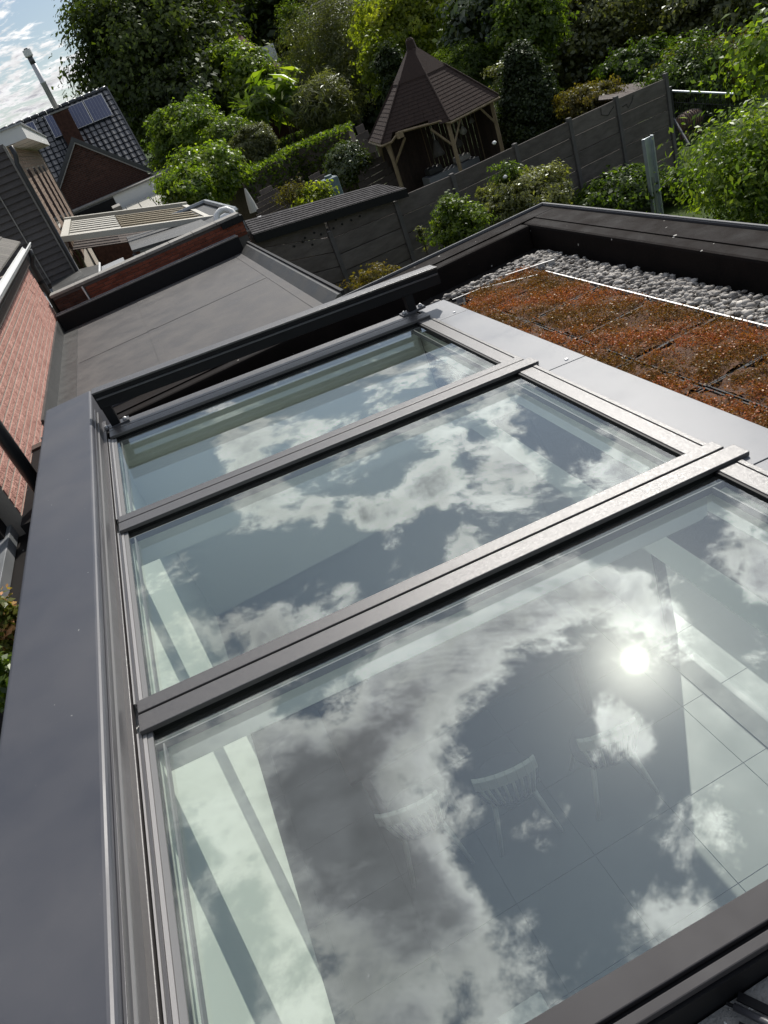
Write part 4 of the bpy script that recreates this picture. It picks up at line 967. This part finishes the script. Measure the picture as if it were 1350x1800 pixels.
# things in the gazebo
bn = thing('gazebo_bench', 'low grey bench with cushions inside the gazebo', 'bench')
MB().box(9.1,10.9,22.9,23.5,GZ+.1,GZ+.75).build('seat', M_whitedk, bn, bevel=.03)
MB().box(9.2,9.7,23.0,23.4,GZ+.76,GZ+.98).build('cushion', M_flash, bn, bevel=.07); MB().box(10.2,10.7,23.0,23.4,GZ+.76,GZ+.95).build('cushion', M_fabric, bn, bevel=.07)
bl_ = thing('hanging_bell', 'dark bell hanging from the middle of the gazebo roof', 'bell')
MB().tube([(9.25,22.0,-3.45),(9.25,22.0,-3.35),(9.25,22.0,-3.1),(9.25,22.0,-3.02)], [.19,.15,.08,.03], 12).build('bell_body', M_rtileb, bl_, smooth=True)
MB().tube([(9.25,22.0,-3.02),(9.25,22.0,-2.4)], .012, 6).build('cord', M_fabric, bl_)
for i, (x, y, z, s_) in enumerate(((10.55,22.8,-3.2,.12),(10.75,22.5,-3.0,.09),(10.35,22.9,-3.5,.14))):
    o_ = thing('hanging_ornament', ['palest ornament, hanging in the middle of the right gazebo bay','small ornament hanging highest in the right gazebo bay','lowest and largest ornament hanging in the right gazebo bay'][i], 'ornament', 'ornaments hung inside the gazebo')
    MB().tube([(x,y,z-s_),(x,y,z-s_*.4),(x,y,z+s_*.3),(x,y,z+s_)], [s_*.4,s_,s_*.7,.02], 9).build('ornament_body', [M_fabric,M_concl,M_rtileb][i], o_, smooth=True)
    MB().tube([(x,y,z+s_),(x,y,-2.5)], .006, 5).build('cord', M_fabric, o_)
# ================================================================== garden things
pp = onz(1155,384,GZ); pt = onY(1137,240,pp[1])
gp_ = thing('galvanised_post', 'single pale galvanised post with folded top standing on the lawn', 'post')
dpt = depth(pp); hw = 9*dpt/FPX
mb = MB(); mb.box(pp[0]-hw,pp[0]+hw,pp[1]-.01,pp[1]+.01,GZ,pt[2]-.02); mb.box(pp[0]+hw-.02,pp[0]+hw,pp[1]-.09,pp[1]-.0101,GZ,pt[2]); mb.box(pp[0]-hw,pp[0]-hw+.02,pp[1]-.09,pp[1]-.0101,GZ,pt[2]-.01); mb.build('channel', M_galv, gp_)
MB().box(pp[0]-.004,pp[0]+.03,pp[1]-.03,pp[1]-.0101,GZ,pt[2]-.75).build('clip', M_zinc, gp_)
# garden gate with mesh beyond fence end
gt = thing('wire_gate', 'dark wire mesh gate with a pale top rail at the end of the fence', 'gate')
g0 = onY(1182,160,17.0); g1 = onY(1290,165,15.5)
MB().tube([g0,g1], .025, 8).build('top_rail', M_galv, gt)
mb = MB()
for i in range(30):
    q = g0+(g1-g0)*(i/29); mb.tube([q,(q[0],q[1],GZ)], .006, 4)
for z in np.linspace(.25, 1.5, 6): mb.tube([g0-(0,0,z),g1-(0,0,z)], .006, 4)
mb.build('wire_mesh', M_pipe, gt)
MB().box(g0[0]-.16,g0[0]-.04,g0[1]-.05,g0[1]+.05,GZ,g0[2]+.12).build('gate_post', M_pipe, gt)
MB().tube([(g0[0]-.1,g0[1]-.05,g0[2]-.6),onY(1212,256,15.6)], .03, 5).build('strut', M_pipe, gt)
# woven rounded garden seat
ra = onY(1211,212,17.5)
rt_ = thing('rattan_pouffe', 'rounded brown woven barrel-shaped garden ornament on short legs behind the gate', 'ornament')
prof = [(-.34,.10),(-.30,.17),(-.15,.22),(0,.235),(.15,.22),(.30,.17),(.34,.10)]
MB().tube([ra+np.array([a,0,.0]) for a,_ in prof], [b for _,b in prof], 14).build('woven_body', M_rattan, rt_, smooth=True)
for i in range(9):
    a = -.30+i*.075; R_ = .245*(1-(abs(a)/.62)**2)
    MB().tube([ra+np.array([a,R_*math.cos(t),R_*math.sin(t)]) for t in np.linspace(0,2*math.pi,13)], .009, 5).build('woven_band', M_rtileb, rt_)
for a in (-.2,.2):
    for b in (-.1,.1): MB().tube([ra+np.array([a,b,-.15]), (ra[0]+a,ra[1]+b,GZ)], .045, 7).build('leg', M_rattan, rt_)
# curved hurdle screens
def hurdle(label, x0, y0, x1, y1, htop, arch, Yd, n=16):
    t = thing('wooden_hurdle', label, 'fence panel', 'arched wooden slat screens')
    a, b = onY(x0,y0,Yd), onY(x1,y1,Yd+.6); 
    zb = min(a[2],b[2])-1.3
    for i in range(n):
        u0, u1 = 0, 1
        zt = zb+(i+1)/n*(1.3+arch); zl = zb+i/n*(1.3+arch)
        h = (zt-zb)/(1.3+arch); 
        hm = (i+.5)/n; w = math.sqrt(max(.02,1-hm**2.2)); u0, u1 = .5-.5*w, .5+.5*w
        p, q = a+(b-a)*u0, a+(b-a)*u1; p = p.copy(); q = q.copy(); tz = (b[2]-a[2])
        mb = MB(); mb.hexa([(p[0],p[1]-.02,zl),(q[0],q[1]-.02,zl),(q[0],q[1]+.01,zl),(p[0],p[1]+.01,zl),(p[0],p[1],zt-.015),(q[0],q[1],zt-.015),(q[0],q[1]+.02,zt-.015),(p[0],p[1]+.02,zt-.015)])
        mb.build('slat', M_dktimber2, t)
    for s in (.25,.75):
        p = a+(b-a)*s; MB().box(p[0]-.03,p[0]+.03,p[1]+.03,p[1]+.07,GZ,zb+1.2).build('post', M_dktimber, t)
hurdle('arched brown slat screen nearest the closed parasol', 432,368, 520,345, 1.3, .5, 19.)
hurdle('arched brown slat screen under the round holly bush', 520,340, 600,322, 1.3, .55, 21.)
hurdle('arched brown slat screen left of the gazebo posts', 612,296, 690,280, 1.3, .45, 23., 9)
hurdle('upright reddish slat panel left of the gazebo roof', 618,235, 650,222, 1.0, .2, 27., 6)
# small greenhouse-like white roof, parasol, pot
pr = onY(436,345,22.)
ps = thing('closed_parasol', 'closed pale garden parasol beside the yellow-green bush', 'parasol')
MB().tube([pr+(0,0,-.42),pr+(0,0,-.15),pr+(0,0,.10),pr+(0,0,.22)], [.14,.10,.05,.02], 10).build('canopy', M_fabric, ps)
MB().tube([(pr[0],pr[1],GZ),(pr[0],pr[1],pr[2]+.35)], .022, 6).build('pole', M_dktimber, ps)
wr = thing('small_white_roof', 'small white sloping sheet roof beside the left end of the shingled shed', 'roof')
A = [onz(428,392,-2.45),onz(458,379,-2.45),onz(474,383,-2.5),onz(432,401,-2.5)]
mb = MB(); mb.slab(A,(0,0,-1),.05); mb.build('roof_sheet', M_pvcw, wr)
MB().box(A[0][0]+.1,A[2][0]-.1,A[2][1],A[0][1]-.1,GZ,-2.56).build('wall', M_dktimber, wr)
tk = onY(583,328,20.)
wt = thing('turquoise_tank', 'faded turquoise water tank between the holly bush and the shingled shed', 'tank')
MB().box(tk[0]-.2,tk[0]+.2,tk[1]-.2,tk[1]+.2,GZ,tk[2]+.22).build('tank_body', M_blue, wt, bevel=.05)
MB().tube([(tk[0],tk[1],tk[2]+.22),(tk[0],tk[1],tk[2]+.28)], .10, 10).build('lid', M_blue, wt)
# short shingled roof beyond last fence bay
rr = thing('far_shed_roof', 'dark slatted shed roof just beyond the last fence bay', 'shed')
a, b, c, d = onY(1055,155,20.5), onY(1160,140,20.5), onY(1150,166,17.9), onY(1052,176,18.6)
for i in range(8):
    t0, t1 = i/8, (i+.93)/8
    q = [a+(d-a)*t0, b+(c-b)*t0, b+(c-b)*t1, a+(d-a)*t1]; mb = MB(); mb.slab(q,(0,0,-1),.03); mb.build('roof_board', M_dktimber, rr)
MB().box(min(a[0],d[0])+.2,c[0]-.1,18.6,20.2,GZ,min(c[2],d[2])-.1).build('wall', M_dktimber, rr)
# ================================================================== vegetation
LM = {
 'dark': leafmat('dark leaves', (.012,.022,.008), (.030,.052,.014), (.055,.085,.022), .35, .07),
 'copper': leafmat('copper leaves', (.016,.010,.010), (.030,.016,.014), (.045,.024,.020), .3, .06),
 'mid': leafmat('mid green leaves', (.022,.045,.012), (.05,.09,.022), (.09,.14,.03), .45, .08),
 'lime': leafmat('yellow-green leaves', (.045,.070,.014), (.10,.145,.022), (.17,.21,.035), .55, .06),
 'bright': leafmat('fresh green leaves', (.03,.065,.014), (.07,.125,.024), (.13,.19,.035), .5, .09, .35),
 'glossy': leafmat('glossy dark leaves', (.010,.022,.009), (.025,.045,.016), (.05,.075,.028), .25, .16, .28),
 'grey': leafmat('grey-green leaves', (.03,.045,.022), (.07,.09,.05), (.12,.145,.09), .35, .12, .35),
 'pine': leafmat('dark conifer leaves', (.008,.016,.009), (.016,.030,.014), (.03,.05,.02), .2, .07),
 'olive': leafmat('olive brown leaves', (.030,.034,.014), (.06,.06,.022), (.09,.075,.03), .4, .06),
 'pink': leafmat('pink blossom', (.04,.07,.02), (.08,.10,.03), (.5,.30,.28), .3, .05)}
def crown_pts(c, R_, ncl, nl, rng, clr, shape='ball', fill=.45, stretch=.9):
    """leaf clumps spread through the crown's volume, uneven outline"""
    c = np.array(c, float); R_ = np.array(R_, float)
    d = rng.normal(size=(ncl,3)); d /= np.linalg.norm(d,axis=1)[:,None]
    r = fill+(1-fill)*rng.random(ncl)**.6
    lob = 1+.24*np.sin(d[:,0]*4.1+c[0])*np.cos(d[:,2]*3.3+c[1])+.14*np.sin(d[:,1]*7+d[:,2]*5+c[0])
    if shape == 'cone':
        t = (d[:,2]*r+1)/2; w = (1-t)**.8*1.15+.06; P = np.stack([d[:,0]*r*w/np.sqrt(d[:,0]**2+d[:,1]**2+1e-6)*1.0, d[:,1]*r*w/np.sqrt(d[:,0]**2+d[:,1]**2+1e-6), d[:,2]*r],1)*R_
    elif shape == 'col': P = np.stack([d[:,0]*r, d[:,1]*r, np.sign(d[:,2])*np.abs(d[:,2])**.6*r],1)*lob[:,None]*R_
    elif shape == 'box':
        P = rng.random((ncl,3))*2-1; ax = rng.integers(0,3,ncl); P[np.arange(ncl),ax] = np.sign(P[np.arange(ncl),ax])*(.85+.15*rng.random(ncl)); P = P*R_
    else: P = d*(r*lob)[:,None]*R_
    cl = clr*(.6+.8*rng.random(ncl))
    o = rng.normal(size=(ncl,nl,3)); o /= np.linalg.norm(o,axis=2)[:,:,None]; o *= (rng.random((ncl,nl))**.4)[:,:,None]*cl[:,None,None]; o[:,:,2] *= .62
    ax = rng.normal(size=(ncl,3)); ax[:,2] *= .5; ax += d*.8; ax /= np.linalg.norm(ax,axis=1)[:,None]
    o += ax[:,None,:]*(o*ax[:,None,:]).sum(2)[:,:,None]*stretch
    Q = c+P[:,None,:]+o
    N_ = o/(np.linalg.norm(o,axis=2)[:,:,None]+1e-9)*.5+np.array([0,0,.55])+rng.normal(size=o.shape)*.45+(P/np.max(R_))[:,None,:]*.5
    N_ = N_.reshape(-1,3); N_ /= np.linalg.norm(N_,axis=1)[:,None]
    ct = rng.random(ncl); tint = np.repeat(ct,nl)*.6+.4*rng.random(ncl*nl)
    return Q.reshape(-1,3), N_, tint, c+P
seedc = [100]
def plant(name, label, cat, px, py, rx, ry, Y, leaf='mid', ls=.12, ncl=120, nl=60, clr=None, shape='ball', trunk=True, asp=.55, fill=.45, group=None, ryd=None, base=GZ, stems=1, tintoff=0.):
    seedc[0] += 1; rng = np.random.default_rng(seedc[0])
    c = onY(px,py,Y); dp_ = depth(c); k = dp_/FPX; R_ = np.array([rx*k, (ryd or rx)*k, ry*k])
    if c[2]-R_[2] < base: c[2] = max(c[2], base+R_[2]*.92)
    clr = clr or max(R_)*.22
    clr *= .8; ncl = int(ncl*1.35)
    P, Nn, tint, cl = crown_pts(c, R_, ncl, nl, rng, clr, shape, fill)
    P[:,2] = np.maximum(P[:,2], base+.01)
    V, F = leaves(P, Nn, ls, rng, asp)
    t = thing(name, label, cat, group, loc=(c[0],c[1],base))
    tintmesh('crown', V, F, np.clip(tint+tintoff,0,1), LM[leaf], t)
    if trunk:
        mb = MB(); h = c[2]-base; tr = max(.02, .045*R_[0])
        for s in range(stems):
            sp = np.array([rng.normal()*.15*R_[0]*(stems>1), rng.normal()*.15*R_[0]*(stems>1), 0])
            b = np.array([c[0],c[1],base-.02])+sp*.3; top = np.array([c[0],c[1],c[2]+R_[2]*.2])+sp*2
            m_ = b+(top-b)*.5+rng.normal(size=3)*.05*R_[0]
            mb.tube([b, m_, top], [tr*1.25/stems**.3, tr/stems**.3, tr*.35], 7)
            for q in cl[rng.integers(0,len(cl),7)]:
                st_ = b+(top-b)*rng.uniform(.35,.85); mb.tube([st_, (st_+q)/2+rng.normal(size=3)*.04*R_[0], q], [tr*.45, tr*.28, tr*.08], 5)
        mb.build('trunk' if name.endswith('tree') else 'stem', M_bark, t, smooth=True)
    return t
# far masses first
def wood(label, boxes, leaf, ls, seed):
    rng = np.random.default_rng(seed); VV = []; FF = []; TT = []; nv = 0
    for (px, py, rx, ry, Y, ncl, nl) in boxes:
        c = onY(px,py,Y); k = depth(c)/FPX; R_ = np.array([rx*k, rx*k*.45, ry*k]); P, Nn, tint, _ = crown_pts(c, R_, ncl, nl, rng, max(R_)*.2)
        P[:,2] = np.maximum(P[:,2], GZ); V, F = leaves(P, Nn, ls, rng, .7); VV.append(V); FF.append(F+nv); TT.append(tint); nv += len(V)
    o = tintmesh('far_wood', np.concatenate(VV), np.concatenate(FF), np.concatenate(TT), LM[leaf]); o['kind'] = 'stuff'; tag(o, label, 'woodland'); return o
wood('dark mass of trees filling the gap behind the whole garden', [(620,0,140,110,70,200,60),(500,120,110,110,68,200,60),(830,0,150,150,52,260,60),(1010,60,160,170,48,260,60),(1220,30,170,170,44,260,60),(1130,100,120,110,36,200,60),(700,130,100,110,50,200,60)], 'pine', .55, 11)
plant('broadleaf_tree', 'huge dark broadleaf tree against the sky behind the solar-panel house', 'tree', 272,92,140,128,62,'dark',.34,900,60,clr=1.5,fill=.3)
plant('broadleaf_tree', 'dark lower tree filling the gap right of the solar-panel roof', 'tree', 345,190,95,80,56,'dark',.32,380,60,clr=1.2,tintoff=-.15)
plant('copper_beech_tree', 'very dark purple copper beech at the top left of centre', 'tree', 440,5,105,62,82,'copper',.42,380,60,clr=1.5)
plant('copper_beech_tree', 'dark copper tree just right of the orange roof', 'tree', 535,10,60,60,80,'copper',.42,200,60,clr=1.4,tintoff=.1)
plant('round_shrub', 'large rounded light green shrub below the huge dark tree', 'shrub', 328,236,66,46,40,'bright',.15,260,70,clr=.42,fill=.75)
plant('yellow_green_tree', 'yellow-green upright tree in front of the orange roof', 'tree', 446,150,52,52,52,'bright',.22,300,55,clr=.6,tintoff=.15)
plant('yellow_green_tree', 'small bright tree left of the orange-roofed house', 'tree', 408,125,26,42,54,'bright',.2,140,55,clr=.5,shape='col',tintoff=.1)
plant('feathery_tree', 'tall feathery grey-green tree in front of the grey slate roof', 'tree', 590,95,80,100,46,'grey',.16,420,60,clr=.7,fill=.2,asp=.25,tintoff=-.2)
plant('feathery_tree', 'slim light tree crown just left of the grey slate roof', 'tree', 522,60,22,55,50,'mid',.16,130,50,clr=.5,asp=.35)
plant('lime_tree', 'glowing yellow-green tree behind the gazebo roof', 'tree', 712,35,84,72,38,'lime',.17,430,60,clr=.55,fill=.35,tintoff=.1)
plant('lime_tree', 'smaller yellow-green branch cluster left of the gazebo spire', 'tree', 668,110,32,46,36,'lime',.15,110,45,clr=.4,fill=.2,tintoff=-.1)
plant('conifer_tree', 'narrow black-green conifer just left of the gazebo spire', 'tree', 690,138,24,50,30,'pine',.10,150,60,clr=.25,shape='col')
plant('magnolia_tree', 'big-leaved dark magnolia at the top right of the gazebo', 'tree', 865,40,85,75,30,'glossy',.26,260,38,clr=.5,asp=.5,tintoff=-.1)
plant('pine_shrub', 'soft green feathery shrub behind the right roof slope of the gazebo', 'shrub', 815,120,62,34,29,'mid',.14,220,60,clr=.3,asp=.22,fill=.5)
plant('cone_yew_tree', 'dark cone-shaped yew between gazebo and fence', 'tree', 928,172,62,88,22,'pine',.09,520,60,clr=.22,shape='cone',fill=.75)
plant('climbing_shrub', 'pale-leaved climber covering the gap right of the gazebo', 'shrub', 900,190,24,70,24.5,'grey',.10,200,50,clr=.22,fill=.3)
plant('broadleaf_tree', 'big loose grey-green tree above the fence right of the gazebo', 'tree', 1015,80,120,98,30,'grey',.19,620,56,clr=.6,fill=.2,tintoff=-.12)
plant('broadleaf_tree', 'slender light-leaved branches at the top between the two right-hand trees', 'tree', 925,45,60,70,27,'mid',.15,220,50,clr=.4,fill=.2)
plant('broadleaf_tree', 'tall leafy tree at the top right corner', 'tree', 1250,50,110,95,26,'grey',.17,560,56,clr=.5,fill=.2,tintoff=-.15)
plant('bushy_hedge', 'brownish bushy hedge behind the wire gate', 'hedge', 1250,175,110,45,20,'olive',.10,340,60,clr=.3,fill=.3,trunk=False,tintoff=-.3)
plant('bushy_hedge', 'dark green undergrowth left of the woven ornament', 'hedge', 1215,235,70,60,19,'mid',.09,240,60,clr=.3,fill=.2,trunk=False,tintoff=-.3)
plant('dark_shrub', 'dark shrub filling the gap above the far slatted shed roof', 'shrub', 1120,118,60,34,24,'mid',.13,240,50,clr=.3,fill=.3,trunk=False,tintoff=-.4)
plant('olive_bush', 'low yellow-brown bush looking over the fence beside the dark shed roof', 'shrub', 1033,178,50,24,20,'olive',.08,200,60,clr=.2,fill=.5)
plant('beech_tree', 'nearest bright green leafy tree at the right edge', 'tree', 1350,292,125,92,10.5,'bright',.095,330,44,clr=.55,fill=.0,asp=.45,tintoff=.05)
plant('beech_tree', 'overhanging fresh green twigs at the upper right edge', 'tree', 1362,92,75,58,9.5,'bright',.10,70,22,clr=.42,fill=.1,asp=.6,trunk=False,tintoff=.1)
plant('silver_shrub', 'rounded silvery-leaved shrub in front of the fence above the dark parapet', 'shrub', 925,348,72,40,13.3,'grey',.060,330,70,clr=.17,fill=.6,tintoff=.15)
plant('green_shrub', 'loose green shrub with small leaves left of the silvery shrub', 'shrub', 806,398,42,44,12.6,'mid',.065,150,50,clr=.16,fill=.25,tintoff=.1)
plant('rose_bush', 'thin rose bush with white blooms against the fence', 'shrub', 892,306,22,24,13.5,'mid',.055,50,30,clr=.12,fill=.2,stems=3)
plant('dark_shrub', 'dark leafy perennials at the foot of the last fence bays', 'shrub', 1080,340,70,26,14.0,'mid',.09,220,50,clr=.22,fill=.4,trunk=False,tintoff=-.3)
plant('dark_shrub', 'feathery dark plants on the lawn edge right of the galvanised post', 'shrub', 1195,322,38,16,13.6,'mid',.09,100,50,clr=.2,fill=.3,trunk=False,asp=.3,tintoff=-.2)
plant('young_tree', 'spindly yellowing young tree in front of the fence above the sunscreen rail', 'tree', 655,492,48,26,12.6,'olive',.055,60,22,clr=.12,fill=.2,stems=3,tintoff=.2)
plant('climbing_plant', 'single pale climbing stem on the fence left of the green shrub', 'plant', 741,415,6,22,13.6,'grey',.045,26,20,clr=.06,fill=.1)
# left garden
plant('acer_bush', 'bright yellow-green spreading bush in front of the white wall', 'shrub', 358,316,70,46,27,'bright',.13,420,60,clr=.36,fill=.5,tintoff=.1)
plant('acer_bush', 'smaller bright clump just left of the arched slat screens', 'shrub', 325,332,38,30,25,'bright',.11,180,55,clr=.26,fill=.4)
plant('banana_plant', 'tall plant with huge upright pale leaves in the middle of the garden', 'plant', 492,175,32,36,42,'bright',1.1,16,8,clr=.7,asp=.24,fill=.3,tintoff=.1)
plant('palm_tree', 'palm with radiating fronds left of the giant upright leaves', 'tree', 445,195,46,26,42,'mid',.9,26,14,clr=.6,asp=.10,fill=.2)
plant('bamboo_clump', 'fine-leaved bamboo clump right of the giant upright leaves', 'bamboo', 560,185,52,38,41,'grey',.30,240,50,clr=.6,asp=.14,fill=.3,tintoff=-.05)
plant('green_mass', 'mixed green shrubs behind the clipped hedge', 'shrub', 400,245,40,28,37,'mid',.14,160,55,clr=.4,fill=.4)
plant('holly_shrub', 'round glossy holly bush above the turquoise tank', 'shrub', 608,288,34,28,23.5,'glossy',.075,260,60,clr=.18,fill=.7,tintoff=.15)
plant('yellow_bush', 'small yellow-green bush growing over the shingled shed roof', 'shrub', 553,347,26,20,18.5,'lime',.09,60,36,clr=.2,fill=.3)
plant('bare_shrub', 'reddish thin-twigged shrub left of the small yellow-green bush', 'shrub', 512,340,26,16,18.8,'olive',.06,50,22,clr=.2,fill=.2,stems=4,tintoff=-.2)
# topiary ball on several thin stems
plant('topiary_tree', 'clipped grey-green ball on thin forked stems in front of the hedge', 'tree', 447,258,34,31,30,'grey',.06,420,70,clr=.16,fill=.88,stems=4,tintoff=-.1)
# clipped hedges
def hedge(label, pts, w, h, leaf, seed, dens_=900):
    rng = np.random.default_rng(seed); P = []
    for i in range(len(pts)-1):
        a, b = np.array(pts[i]), np.array(pts[i+1]); L_ = np.linalg.norm(b[:2]-a[:2]); n = int(L_*dens_)
        s = rng.random(n)[:,None]; q = a+(b-a)*s; d = (b-a)[:2]/L_; nn_ = np.array([-d[1],d[0]])
        f = rng.integers(0,3,n); lat = np.where(f == 0, rng.random(n)*2-1, np.where(f == 1, 1., -1.))*w/2; zz_ = np.where(f == 0, 1., rng.random(n))*h
        q = q+np.stack([nn_[0]*lat, nn_[1]*lat, zz_],1)+rng.normal(size=(n,3))*.05; P.append(q)
    P = np.concatenate(P); Nn = rng.normal(size=P.shape)*.6+np.array([0,0,.6]); Nn /= np.linalg.norm(Nn,axis=1)[:,None]
    V, F = leaves(P, Nn, .13, rng, .6)
    t = thing('clipped_hedge', label, 'hedge', 'clipped hedges round the lawn', loc=tuple(pts[0]))
    tintmesh('foliage', V, F, rng.random(len(P)), LM[leaf], t)
    mb = MB()
    for i in range(len(pts)-1):
        a, b = np.array(pts[i]), np.array(pts[i+1]); d = (b-a); L_ = np.linalg.norm(d[:2]); nn_ = np.array([-d[1],d[0],0])/L_*(w/2-.09)
        mb.hexa([a-nn_,b-nn_,b+nn_,a+nn_,a-nn_+(0,0,h-.08),b-nn_+(0,0,h-.08),b+nn_+(0,0,h-.08),a+nn_+(0,0,h-.08)])
    mb.build('inner_twigs', M_bark, t)
def gp(x, y, h):
    q = onz(x,y,GZ+h); q[2] = GZ; return q
hedge('near clipped hedge with a shaded face and sunlit top', [gp(405,316,2.5),gp(510,262,2.5),gp(614,222,2.5)], 1.3, 2.5, 'mid', 5, 1500)
hedge('far low clipped hedge behind the strip of lawn', [gp(455,265,1.6),gp(520,236,1.6),gp(600,208,1.6)], .9, 1.6, 'mid', 6, 1200)
# planting at the lower left
plant('flowering_shrub', 'pink-flowering shrub beside the blue-grey cover at the left edge', 'shrub', 8,1105,22,58,3.6,'pink',.035,110,50,clr=.07,fill=.3,base=-2.70,trunk=False)
plant('green_shrub', 'fresh green shrub low at the left edge below the pink flowers', 'shrub', -2,1195,16,50,3.0,'bright',.035,90,50,clr=.06,fill=.3,base=-2.70,trunk=False)
# twig with blossoms on rose
for (x, y) in ((888,311),(869,251)):
    P = onY(x,y,13.2); tag(MB().tube([P-(0,0,.03),P,P+(0,0,.03)], [.02,.045,.02], 7).build('white_rose', M_pvcw, None, smooth=True), 'white rose bloom '+('above the silvery shrub' if y > 300 else 'at the top edge of the fence'), 'flower')
# ------------------------------------------------------------------ put every Empty at the base of its thing
bpy.context.view_layer.update()
for o in list(COL.objects):
    if o.type == 'EMPTY' and o.parent is None and o.location.length < 1e-6:
        lo = Vector((1e9,)*3); hi = Vector((-1e9,)*3)
        for ch_ in o.children:
            if ch_.type != 'MESH': continue
            mw = ch_.matrix_world
            for cnr in ch_.bound_box:
                w = mw @ Vector(cnr)
                for i in range(3): lo[i] = min(lo[i],w[i]); hi[i] = max(hi[i],w[i])
        o.location = ((lo.x+hi.x)/2,(lo.y+hi.y)/2,lo.z)
        inv = Matrix.Translation(o.location).inverted()
        for ch_ in o.children: ch_.matrix_parent_inverse = inv @ ch_.matrix_parent_inverse
